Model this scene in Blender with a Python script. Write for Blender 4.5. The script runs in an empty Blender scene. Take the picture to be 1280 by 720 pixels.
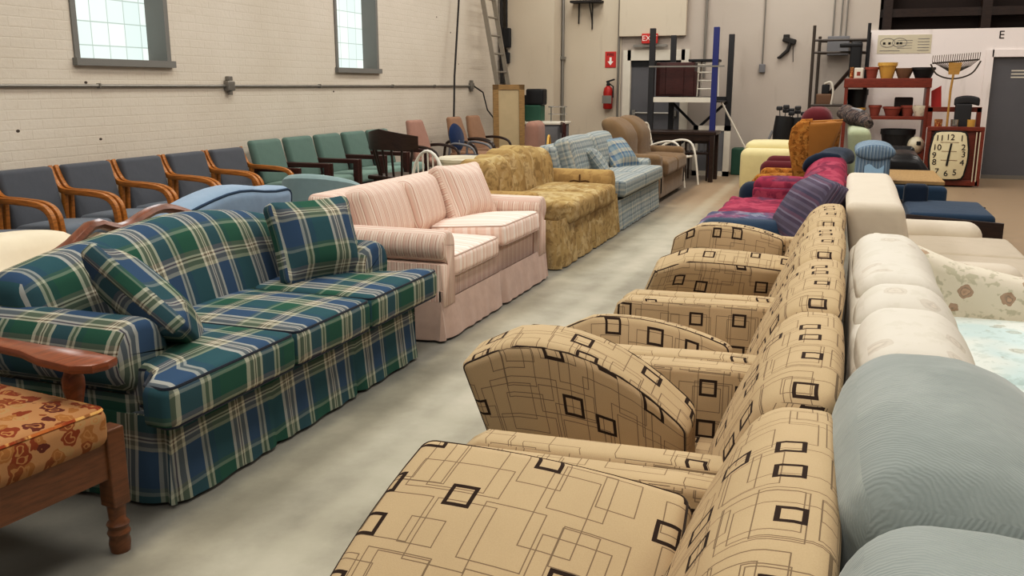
import bpy, math, random
from mathutils import Vector, Matrix
random.seed(7)
SC = bpy.context.scene
COL = SC.collection
PI = math.pi

# ------------------------------------------------------------------ materials
class NT:
    def __init__(s, name):
        s.m = bpy.data.materials.new(name); s.m.use_nodes = True
        s.t = s.m.node_tree; s.n = s.t.nodes; s.l = s.t.links
        s.b = s.n['Principled BSDF']; s.uvn = None
    def uv(s):
        if not s.uvn: s.uvn = s.n.new('ShaderNodeUVMap')
        return s.uvn.outputs[0]
    def link(s, a, b): s.l.new(a, b)
    def setin(s, sock, v):
        if hasattr(v, 'links') or isinstance(v, bpy.types.NodeSocket): s.l.new(v, sock)
        else: sock.default_value = v
    def math(s, op, a, b=None, c=None, clamp=False):
        n = s.n.new('ShaderNodeMath'); n.operation = op; n.use_clamp = clamp
        s.setin(n.inputs[0], a)
        if b is not None: s.setin(n.inputs[1], b)
        if c is not None: s.setin(n.inputs[2], c)
        return n.outputs[0]
    def sep(s, v):
        n = s.n.new('ShaderNodeSeparateXYZ'); s.l.new(v, n.inputs[0]); return n.outputs
    def comb(s, x, y, z=0.0):
        n = s.n.new('ShaderNodeCombineXYZ')
        for i, v in enumerate((x, y, z)): s.setin(n.inputs[i], v)
        return n.outputs[0]
    def mapping(s, v, scale=(1,1,1), rot=0, loc=(0,0,0)):
        n = s.n.new('ShaderNodeMapping'); s.l.new(v, n.inputs[0])
        n.inputs['Scale'].default_value = scale; n.inputs['Rotation'].default_value = (0,0,rot); n.inputs['Location'].default_value = loc
        return n.outputs[0]
    def noise(s, v, scale, detail=3, rough=.55, col=False):
        n = s.n.new('ShaderNodeTexNoise'); s.l.new(v, n.inputs['Vector'])
        n.inputs['Scale'].default_value = scale; n.inputs['Detail'].default_value = detail; n.inputs['Roughness'].default_value = rough
        return n.outputs['Color' if col else 'Fac']
    def voro(s, v, scale, feature='F1', out='Distance', rnd=1.0):
        n = s.n.new('ShaderNodeTexVoronoi'); n.feature = feature; s.l.new(v, n.inputs['Vector'])
        n.inputs['Scale'].default_value = scale; n.inputs['Randomness'].default_value = rnd
        return n.outputs[out]
    def ramp(s, fac, stops, const=False):
        n = s.n.new('ShaderNodeValToRGB'); s.l.new(fac, n.inputs[0])
        cr = n.color_ramp; cr.interpolation = 'CONSTANT' if const else 'LINEAR'
        while len(cr.elements) < len(stops): cr.elements.new(.5)
        for e, (p, c) in zip(cr.elements, stops):
            e.position = p; e.color = (c if len(c) == 4 else (*c, 1))
        return n.outputs[0]
    def mix(s, f, a, b, mode='MIX'):
        n = s.n.new('ShaderNodeMix'); n.data_type = 'RGBA'; n.blend_type = mode
        s.setin(n.inputs[0], f)
        for i, v in ((6, a), (7, b)):
            if isinstance(v, tuple): v = v if len(v) == 4 else (*v, 1)
            s.setin(n.inputs[i], v)
        return n.outputs[2]
    def bump(s, h, strength=.3, dist=.01):
        n = s.n.new('ShaderNodeBump'); n.inputs['Strength'].default_value = strength; n.inputs['Distance'].default_value = dist
        s.l.new(h, n.inputs['Height'])
        if s.b.inputs['Normal'].links: s.l.new(s.b.inputs['Normal'].links[0].from_socket, n.inputs['Normal'])
        s.l.new(n.outputs[0], s.b.inputs['Normal'])
    def out(s, col=None, rough=.6, spec=.3, metal=0):
        if col is not None:
            if isinstance(col, tuple): s.b.inputs['Base Color'].default_value = (*col[:3], 1)
            else: s.l.new(col, s.b.inputs['Base Color'])
        s.setin(s.b.inputs['Roughness'], rough)
        s.b.inputs['Specular IOR Level'].default_value = spec
        s.b.inputs['Metallic'].default_value = metal
        return s.m

def hexc(h):
    r = [int(h[i:i+2], 16)/255 for i in (0,2,4)]
    return tuple(c/12.92 if c <= .04045 else ((c+.055)/1.055)**2.4 for c in r)

def fabric_finish(k, weave=450, wr=.25):
    k.bump(k.noise(k.uv(), weave, 2), .25, .003)
    k.bump(k.noise(k.uv(), 7, 2, .5), wr, .02)

def m_fabric(name, c, var=.12, rough=.9, weave=450, wr=.25, speck=0):
    k = NT(name); c = hexc(c) if isinstance(c, str) else c
    lo = tuple(x*(1-var) for x in c); hi = tuple(min(1, x*(1+var)) for x in c)
    col = k.mix(k.noise(k.uv(), 9, 4), lo, hi)
    if speck:
        col = k.mix(k.math('MULTIPLY', k.noise(k.uv(), 320, 1), speck), col, (0.9,.88,.85))
    fabric_finish(k, weave, wr)
    k.b.inputs['Sheen Weight'].default_value = .15
    return k.out(col, rough, .15)

def m_plain(name, c, rough=.5, spec=.4, metal=0, var=.1, scale=6):
    k = NT(name); c = hexc(c) if isinstance(c, str) else c
    col = k.mix(k.noise(k.uv(), scale, 4), tuple(x*(1-var) for x in c), tuple(min(1, x*(1+var)) for x in c))
    k.bump(k.noise(k.uv(), 60, 2), .05, .004)
    return k.out(col, rough, spec, metal)

def m_wood(name, c, dark=.55, rough=.38, scale=1.0):
    k = NT(name); c = hexc(c)
    v = k.mapping(k.uv(), (4*scale, 30*scale, 4*scale))
    g = k.noise(v, 2.2, 5, .6)
    col = k.ramp(g, [(.3, tuple(x*dark for x in c)), (.55, c), (.8, tuple(min(1, x*1.25) for x in c))])
    k.bump(g, .08, .004)
    return k.out(col, rough, .45)

def stripes(k, coord, period, stops):
    f = k.math('FRACT', k.math('DIVIDE', k.math('ADD', coord, 100.0), period))
    return k.ramp(f, [(p, hexc(c)) for p, c in stops], True)

def m_plaid(name, pu, pv, us, vs, mixf=.5, wr=.2):
    k = NT(name); x, y, z = k.sep(k.uv())
    wob = k.math('MULTIPLY', k.math('SUBTRACT', k.noise(k.uv(), 3, 2), .5), .02)
    a = stripes(k, k.math('ADD', x, wob), pu, us); b = stripes(k, k.math('ADD', y, wob), pv, vs)
    col = k.mix(mixf, a, b)
    col = k.mix(k.math('MULTIPLY', k.noise(k.uv(), 260, 2), .18), col, hexc('2c302c'))
    fabric_finish(k, 500, wr)
    return k.out(col, .9, .12)

def m_stripe(name, period, stops, axis=0, wr=.25, soft=.15):
    k = NT(name); c = k.sep(k.uv())[axis]
    wob = k.math('MULTIPLY', k.math('SUBTRACT', k.noise(k.uv(), 4, 2), .5), .015)
    col = stripes(k, k.math('ADD', c, wob), period, stops)
    col = k.mix(k.math('MULTIPLY', k.noise(k.uv(), 20, 3), soft), col, hexc('b08a7c'))
    fabric_finish(k, 400, wr)
    return k.out(col, .9, .12)

def rect_layer(k, cell, off, hmin, hmax, lw, prob, seed, square=False):
    """random rectangle outlines, one per cell"""
    x, y, z = k.sep(k.uv())
    gx = k.math('DIVIDE', k.math('ADD', x, off[0]+50), cell); gy = k.math('DIVIDE', k.math('ADD', y, off[1]+50), cell)
    fx = k.math('SUBTRACT', k.math('FRACT', gx), .5); fy = k.math('SUBTRACT', k.math('FRACT', gy), .5)
    wn = k.n.new('ShaderNodeTexWhiteNoise'); wn.noise_dimensions = '3D'
    k.l.new(k.comb(k.math('FLOOR', gx), k.math('FLOOR', gy), seed), wn.inputs['Vector'])
    r, g, b = k.sep(wn.outputs['Color'])
    wv = wn.outputs['Value']
    hm, hM = hmin/cell, hmax/cell; lw = lw/cell
    hx = k.math('MULTIPLY_ADD', b, hM-hm, hm)
    hy = hx if square else k.math('MULTIPLY_ADD', k.math('FRACT', k.math('MULTIPLY', b, 7.3)), hM-hm, hm)
    def loc(f, rr, h):
        room = k.math('SUBTRACT', .5-lw, h)
        o = k.math('MULTIPLY', k.math('MULTIPLY_ADD', rr, 2.0, -1.0), room)
        return k.math('SUBTRACT', k.math('ABSOLUTE', k.math('SUBTRACT', f, o)), h)
    d = k.math('MAXIMUM', loc(fx, r, hx), loc(fy, g, hy))
    m = k.math('LESS_THAN', k.math('ABSOLUTE', d), lw)
    return k.math('MULTIPLY', m, k.math('LESS_THAN', wv, prob))

def m_geo(name, base, ink):
    k = NT(name)
    base = hexc(base); ink = hexc(ink)
    col = k.mix(k.noise(k.uv(), 5, 4), tuple(x*.9 for x in base), tuple(min(1, x*1.06) for x in base))
    col = k.mix(k.math('MULTIPLY', k.noise(k.uv(), 350, 1), .18), col, hexc('6a5a40'))
    thin = None
    for i, (cell, off) in enumerate([(.17, (0,0)), (.2, (.07,.1)), (.15, (.11,.03)), (.23, (.02,.15))]):
        m = rect_layer(k, cell, off, .03, cell*.46, .0011, .8, i+1.5)
        thin = m if thin is None else k.math('MAXIMUM', thin, m)
    thin = k.math('MULTIPLY', thin, .62)
    thick = rect_layer(k, .135, (.03,.04), .019, .025, .0042, .68, 11.5, True)
    col = k.mix(thin, col, ink); col = k.mix(thick, col, ink)
    fabric_finish(k, 500, .2)
    return k.out(col, .88, .15)

def m_blotch(name, base, spots, scale=9, wr=.25, bump=0, thr=(.35,.42)):
    """damask / floral: base colour with several tinted blotch layers"""
    k = NT(name); base = hexc(base)
    v = k.mix(.12, k.uv(), k.noise(k.uv(), 12, 3, col=True))
    col = k.mix(k.noise(k.uv(), 6, 3), tuple(x*.9 for x in base), tuple(min(1, x*1.05) for x in base))
    for i, (c, sc, amt) in enumerate(spots):
        n = k.noise(k.mapping(v, loc=(i*3.7, i*5.1, 0)), scale*sc, 2.5, .55)
        f = k.ramp(n, [(.5+.06*i*.3, (0,0,0)), (.56+.06*i*.3, (1,1,1))])
        col = k.mix(k.math('MULTIPLY', f, amt), col, hexc(c))
        if bump and i == 0: k.bump(n, bump, .02)
    fabric_finish(k, 420, wr)
    return k.out(col, .9, .12)

M = {}
M['plaid'] = m_plaid('green_blue_plaid', .34, .31,
    [(0,'2f5e4e'),(.21,'d2cfbe'),(.255,'77776a'),(.31,'d6d2c0'),(.335,'6b5646'),(.35,'d6d2c0'),(.375,'77776a'),(.43,'d2cfbe'),(.475,'3d5570'),(.70,'bcbcac'),(.74,'6d7262'),(.775,'bcbcac'),(.81,'2e5454'),(.9,'2f5e4e')],
    [(0,'3a5370'),(.23,'a9a896'),(.275,'6f6c60'),(.33,'c4c0ae'),(.352,'664e40'),(.372,'c4c0ae'),(.395,'6f6c60'),(.45,'2f5848'),(.70,'8c9686'),(.75,'4f615f'),(.8,'3a5370')], .5)
M['plaid_pipe'] = m_fabric('dark_piping', '1d2430')
M['pink'] = m_stripe('pink_stripe', .085, [(0,'cfb8ab'),(.14,'dfcdc1'),(.2,'bd998c'),(.27,'d8c4b8'),(.38,'e3d6c9'),(.45,'c4a598'),(.5,'dac4b7'),(.66,'caafa2'),(.72,'e4d7ca'),(.8,'c0a094'),(.86,'d4b8ab')], 0, soft=.08)
M['pink_seat'] = m_stripe('pink_seat_stripe', .17, [(0,'eed6ca'),(.2,'f3e4da'),(.4,'e6cabc'),(.55,'f0ddd2'),(.75,'e3c6b8'),(.85,'ecd6ca')], 0, soft=.1)
M['pink_skirt'] = m_fabric('pink_skirt', 'b8a195', .15, wr=.4)
M['tan'] = m_blotch('tan_damask', 'ab9468', [('8a7048',.8,.5),('c2b08a',1.1,.55),('66502f',2.6,.4)], 7, .5, .1)
M['tan_arm'] = m_blotch('tan_arm_weave', 'aa8f60', [('9a7f55',1,.6),('5e4526',1.6,.25)], 9, .3)
M['tan_ink'] = m_fabric('tan_motif_ink', '5b4122')
M['bluep'] = m_plaid('pale_blue_plaid', .17, .15,
    [(0,'949a9a'),(.2,'b7b6a8'),(.3,'7f8a8f'),(.45,'aeb3ae'),(.6,'c1b9a6'),(.68,'6b7a86'),(.8,'a0a6a4')],
    [(0,'9da4a4'),(.25,'748289'),(.4,'b9b8ab'),(.55,'8d979b'),(.75,'a9b4b3'),(.85,'687883')], .5)
M['bluep_dark'] = m_plaid('blue_plaid_pillow', .14, .13,
    [(0,'6f8798'),(.3,'b3ad98'),(.45,'587290'),(.7,'94a0a2')],[(0,'7c8f9b'),(.4,'4e6a85'),(.6,'b2ac99')], .5)
M['brown'] = m_fabric('brown_velour', '756047', .18, wr=.4)
M['geo'] = m_geo('beige_geometric', 'c0aa8a', '34261d')
M['geo_pipe'] = m_fabric('brown_piping', '3a2c20')
M['cord'] = None
k = NT('grey_teal_corduroy')
col = k.mix(k.noise(k.uv(), 5, 4), hexc('7d8684'), hexc('989f9c'))
col = k.mix(k.ramp(k.noise(k.uv(), 3, 5), [(.5,(0,0,0)),(.7,(.5,.5,.5))]), col, hexc('b3b8b3'))
wv = k.n.new('ShaderNodeTexWave'); k.l.new(k.mapping(k.uv(), rot=.7), wv.inputs['Vector']); wv.inputs['Scale'].default_value = 48; wv.inputs['Distortion'].default_value = 9; wv.inputs['Detail'].default_value = 3; wv.inputs['Detail Scale'].default_value = .6
wa = k.math('MULTIPLY', wv.outputs['Fac'], k.ramp(k.noise(k.uv(), 4, 3), [(.35,(.15,.15,.15)),(.65,(1,1,1))]))
col = k.mix(k.math('MULTIPLY', wa, .15), col, hexc('6a7674'))
k.bump(wa, .2, .005)
k.bump(k.noise(k.uv(), 6, 3), .4, .03)
k.b.inputs['Sheen Weight'].default_value = .3
M['cord'] = k.out(col, .95, .1)
def m_floral(name, base, petal, leaf, amt, scale=8, tint=None):
    k = NT(name); base = hexc(base)
    v = k.mix(.03, k.uv(), k.noise(k.uv(), 30, 3, col=True))
    col = k.mix(k.noise(k.uv(), 5, 3), tuple(x*.92 for x in base), tuple(min(1, x*1.05) for x in base))
    if tint: col = k.mix(k.ramp(k.noise(k.uv(), 2.5, 2), [(.45,(0,0,0)),(.6,(.7,.7,.7))]), col, hexc(tint))
    lf = k.ramp(k.noise(k.mapping(v, loc=(3,8,0)), scale*2.6, 2), [(.56,(0,0,0)),(.62,(1,1,1))])
    col = k.mix(k.math('MULTIPLY', lf, amt*.6), col, hexc(leaf))
    d = k.voro(v, scale); r = k.sep(k.voro(v, scale, out='Color'))[0]
    m = k.math('MULTIPLY', k.math('LESS_THAN', d, .27), k.math('GREATER_THAN', r, .2))
    pet = k.ramp(d, [(0,hexc('6e4c3c')),(.06,hexc(petal)),(.13,tuple(x*1.3 for x in hexc(petal))),(.16,hexc('6e5a4a')),(.2,hexc(petal)),(.27,tuple(x*.8 for x in hexc(petal)))])
    col = k.mix(k.math('MULTIPLY', m, amt), col, pet)
    fabric_finish(k, 420, .35)
    return k.out(col, .9, .12)
M['floral'] = m_floral('cream_floral', 'd9d0be', 'a3826a', '96967c', .75, 9)
M['floral_back'] = m_floral('cream_floral_faded', 'd2ccc0', 'b3a594', 'b3ae9c', .3, 8)
M['floral_seat'] = m_floral('pale_blue_floral_sheet', 'dde2da', 'a3a08c', '9dafa8', .45, 9, 'b9d3d4')
M['cream'] = m_fabric('cream_upholstery', 'cfc4b3', .06, wr=.4)
M['creamseat'] = m_fabric('beige_seat', 'b9ad9b', .08, wr=.4)
M['navy'] = m_fabric('navy_fabric', '2a3f55', .15)
M['navy_dk'] = m_fabric('dark_navy', '1d2a3c', .15)
M['bluechair'] = m_fabric('slate_blue_tweed', '3d434e', .1, speck=.12)
M['bluebase'] = m_fabric('slate_blue_seat', '5d6875', .1, speck=.12)
M['green'] = m_fabric('sage_green_tweed', '526f66', .1, speck=.1)
M['greenseat'] = m_fabric('sage_seat', '6d8a80', .1, speck=.1)
M['oak'] = m_wood('golden_oak', 'a86c2c', .6, .35)
M['mahog'] = m_wood('mahogany', '40201a', .5, .3)
M['walnut'] = m_wood('dark_walnut', '33221a', .5, .3)
M['maple'] = m_wood('reddish_maple', '85492a', .6, .3)
M['cherry'] = m_wood('red_brown_rail', '6f4528', .6, .35)
M['crest'] = m_wood('crest_rail_wood', '7a4a34', .6, .3)
M['lblue'] = m_fabric('light_blue_fabric', '8ba0b6', .1, wr=.4)
M['teal'] = m_fabric('grey_teal_fabric', '84989a', .1)
M['creamw'] = m_fabric('cream_white_upholstery', 'dccfb6', .08)
M['pinkgrey'] = m_fabric('dusty_pink', '9c7a6c', .1)
M['tanoff'] = m_fabric('tan_office', '93745d', .1)
M['navyoff'] = m_fabric('navy_office', '1c2f52', .1)
M['black'] = m_plain('black_plastic', '1a1a1c', .45)
M['blackl'] = m_plain('black_leather', '1e1e20', .3, .5)
M['white'] = m_plain('white_paint', 'd9d3c6', .5)
M['whitem'] = m_plain('white_metal', 'ddd8cc', .4)
M['creamp'] = m_plain('cream_plastic', 'cfc6b0', .5)
M['alu'] = m_plain('aluminium', '9a948a', .4, .5, .5)
M['steel'] = m_plain('galvanised_steel', '8f8c86', .4, .5, .6)
M['darkm'] = m_plain('dark_metal', '2b2a2c', .5)
M['bluem'] = m_plain('blue_steel', '2a3170', .45)
M['greym'] = m_plain('grey_metal', '77777a', .5)
M['doorgrey'] = m_plain('grey_door_paint', '66666a', .5, var=.05)
M['frame'] = m_plain('grey_frame_paint', '7d7c78', .6, var=.06)
M['maroonw'] = m_wood('maroon_wood', '4a2420', .6, .35)
M['redw'] = m_wood('red_stained_wood', '7c3320', .65, .4)
M['gold'] = m_wood('gold_frame', '97794c', .7, .45)
M['mirror'] = m_plain('pale_backing', 'b5a584', .4, .5)
M['red'] = m_plain('red_paint', 'a8231c', .4)
M['signred'] = m_plain('sign_red', 'c43a34', .5, var=.03)
M['signwhite'] = m_plain('sign_white', 'f0ece6', .5, var=.02)
M['yellow'] = m_fabric('pale_yellow', 'd3c596', .08)
M['maroon'] = m_fabric('maroon_velvet', '5d1f26', .2)
M['must'] = m_blotch('mustard_brocade', '9c682e', [('6e4518',1.6,.8),('b98a48',2.4,.5)], 11, .3, .35)
M['mustplain'] = m_fabric('mustard_plain', '8f622c', .12)
M['quilt'] = m_blotch('magenta_quilt', '913850', [('6c2a42',.9,.7),('ac5266',1.4,.6),('45495f',.5,.5)], 6, .6, .2)
M['quilt2'] = m_blotch('blue_pink_quilt', '5d6078', [('8e4a66',.8,.6),('9297a3',1.5,.5),('33405c',1.1,.6)], 6, .6, .2)
M['purple'] = m_stripe('purple_grey_stripe', .13, [(0,'4e4a5c'),(.2,'5f5b6e'),(.3,'44445a'),(.45,'5c4a5e'),(.6,'6f6c7e'),(.68,'4a4458'),(.85,'5d5a6c')], 1, soft=.1)
M['bstripe'] = m_stripe('blue_white_stripe', .028, [(0,'72879a'),(.5,'94a3ac'),(.75,'566f84')], 0, soft=.05)
M['bcloth'] = m_fabric('soft_blue_cloth', '8ea9bd', .1, wr=.5)
M['pgreen'] = m_fabric('pale_green', 'a3ab90', .1)
M['ply'] = m_wood('plywood', 'a8895c', .8, .5)
M['terra'] = m_plain('terracotta', '8f4636', .7)
M['potyel'] = m_plain('yellow_ceramic', 'c9a050', .4)
M['rackm'] = m_plain('bronze_metal', '453c34', .5)
M['darkprint'] = m_blotch('dark_printed_cloth', '3a3436', [('6e5a50',1.5,.6),('8a8078',2.6,.5)], 14, .3)
M['potbr'] = m_plain('brown_ceramic', '75573f', .5)
M['rake'] = m_plain('rake_tine_metal', '3c332a', .5)
M['bamboo'] = m_wood('bamboo', 'b58d48', .8, .5)
M['clockface'] = m_plain('clock_face', 'd9ceae', .5, var=.04)
M['ink'] = m_plain('black_ink', '15120f', .6)
M['chrome'] = m_plain('chrome', 'c0c0c0', .2, .5, .9)
M['greenbin'] = m_plain('green_crate', '2f5a48', .5)
M['dkbrown'] = m_plain('dark_brown_void', '2a1d18', .8)
M['cable'] = m_plain('cable_rubber', '2a2623', .6)
M['leaf'] = m_blotch('earthy_retro_print', 'b5703c', [('8a3a22',.9,.85),('d8b070',1.2,.85),('6e3420',1.9,.7)], 9, .3)
k = NT('retro_circle_print')
v = k.mix(.06, k.uv(), k.noise(k.uv(), 20, 2, col=True))
cc = k.voro(v, 20, 'F1', 'Color'); dd = k.voro(v, 20)
ring = k.math('FRACT', k.math('MULTIPLY', dd, 3.2))
col = k.ramp(k.sep(cc)[0], [(0,hexc('803e22')),(.22,hexc('98693a')),(.42,hexc('5f2e22')),(.58,hexc('a5855c')),(.78,hexc('844c2a'))], True)
col = k.mix(k.math('GREATER_THAN', ring, .72), col, hexc('a67a4c'))
col = k.mix(k.math('GREATER_THAN', dd, .52), col, hexc('a98058'))
fabric_finish(k, 400, .2)
M['retro'] = k.out(col, .85, .15)

# painted brick wall
k = NT('white_painted_brick')
br = k.n.new('ShaderNodeTexBrick'); k.l.new(k.uv(), br.inputs['Vector'])
br.inputs['Scale'].default_value = 1; br.inputs['Brick Width'].default_value = .215; br.inputs['Row Height'].default_value = .0775
br.inputs['Mortar Size'].default_value = .007; br.inputs['Mortar Smooth'].default_value = .6
br.inputs['Color1'].default_value = (1,1,1,1); br.inputs['Color2'].default_value = (.8,.8,.8,1); br.inputs['Mortar'].default_value = (0,0,0,1)
n1 = k.noise(k.uv(), 1.2, 5); n2 = k.noise(k.mapping(k.uv(), (1,5,1)), 3, 4)
col = k.mix(n1, hexc('c9bfb1'), hexc('ddd5c9'))
col = k.mix(k.math('MULTIPLY', k.math('SUBTRACT', 1, br.outputs['Color']), k.math('MULTIPLY', n2, .12)), col, hexc('8f8578'))
col = k.mix(k.ramp(n2, [(.62,(0,0,0)),(.8,(.35,.35,.35))]), col, hexc('b3a898'))
sp = k.voro(k.mapping(k.uv(), (1,1.6,1)), 1.9)
col = k.mix(k.math('LESS_THAN', sp, .035), col, hexc('4a4038'))
k.bump(br.outputs['Color'], .3, .004); k.bump(k.noise(k.uv(), 30, 4), .35, .008)
M['brick'] = k.out(col, .7, .25)

def m_wall(name, a, b):
    k = NT(name)
    col = k.mix(k.noise(k.uv(), .8, 4), hexc(a), hexc(b))
    col = k.mix(k.ramp(k.noise(k.mapping(k.uv(), (3,.5,1)), 2, 4), [(.6,(0,0,0)),(.85,(.3,.3,.3))]), col, hexc('8d8378'))
    k.bump(k.noise(k.uv(), 25, 4), .2, .006)
    return k.out(col, .75, .25)
M['wall'] = m_wall('grey_white_wall', 'b3aaa1', 'c3bab1')
M['wallw'] = m_wall('cream_wall', 'c6bba9', 'd2c8b8')
M['part'] = m_wall('white_partition', 'f0e6e2', 'f5ece8')
M['ceil'] = m_wall('ceiling_paint', 'b5aea4', 'c2bbb0')

# floor
k = NT('worn_concrete')
uv = k.uv(); y, x, z = k.sep(uv); x = k.math('MULTIPLY', x, -1.0)
n = k.noise(uv, 1.1, 6, .6); n2 = k.noise(uv, 6, 5, .65)
near = k.ramp(n, [(.3, hexc('777468')), (.48, hexc('9d998a')), (.68, hexc('bcb7a6'))])
near = k.mix(k.math('MULTIPLY', n2, .5), near, hexc('8d8b7e'))
far = k.mix(n2, hexc('8c7a64'), hexc('a6927a'))
wob = k.math('MULTIPLY', k.math('SUBTRACT', n, .5), 3.0)
fy = k.math('ADD', y, wob)
def sstep(v, a, b):
    q = k.n.new('ShaderNodeMapRange'); q.interpolation_type = 'SMOOTHSTEP'; k.l.new(v, q.inputs[0])
    q.inputs[1].default_value = a; q.inputs[2].default_value = b; return q.outputs[0]
fr = k.math('MAXIMUM', sstep(fy, 9.0, 12.5), sstep(x, .8, 1.4))
col = k.mix(fr, near, far)
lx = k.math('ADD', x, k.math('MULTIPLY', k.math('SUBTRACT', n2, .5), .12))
strip = k.math('SUBTRACT', 1, sstep(lx, -2.08, -1.98))  # dark grey floor along the left row, with the sofas' shadow painted in
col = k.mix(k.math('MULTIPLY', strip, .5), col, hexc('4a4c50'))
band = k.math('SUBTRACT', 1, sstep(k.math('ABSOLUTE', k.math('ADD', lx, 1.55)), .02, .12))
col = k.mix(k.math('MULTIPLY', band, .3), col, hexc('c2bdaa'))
spots = k.math('LESS_THAN', k.voro(uv, 1.3), .03)
col = k.mix(k.math('MULTIPLY', spots, .6), col, hexc('5a564c'))
k.bump(n2, .12, .01)
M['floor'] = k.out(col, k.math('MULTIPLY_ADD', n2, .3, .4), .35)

# glass block window (daylight behind)
k = NT('glass_block')
br = k.n.new('ShaderNodeTexBrick'); k.l.new(k.uv(), br.inputs['Vector']); br.offset = 0
br.inputs['Scale'].default_value = 1; br.inputs['Brick Width'].default_value = .2; br.inputs['Row Height'].default_value = .2; br.inputs['Mortar Size'].default_value = .006; br.inputs['Mortar Smooth'].default_value = .3
br.inputs['Color1'].default_value = (*hexc('f4fbf6'),1); br.inputs['Color2'].default_value = (*hexc('dbeeea'),1); br.inputs['Mortar'].default_value = (*hexc('9fb0a6'),1)
gcol = k.mix(k.math('MULTIPLY', k.noise(k.uv(), 9, 3), .35), br.outputs['Color'], hexc('dcebe4'))
k.l.new(gcol, k.b.inputs['Emission Color']); k.b.inputs['Emission Strength'].default_value = 1.02
M['glass'] = k.out((.12,.13,.12), .25, .4)

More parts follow.
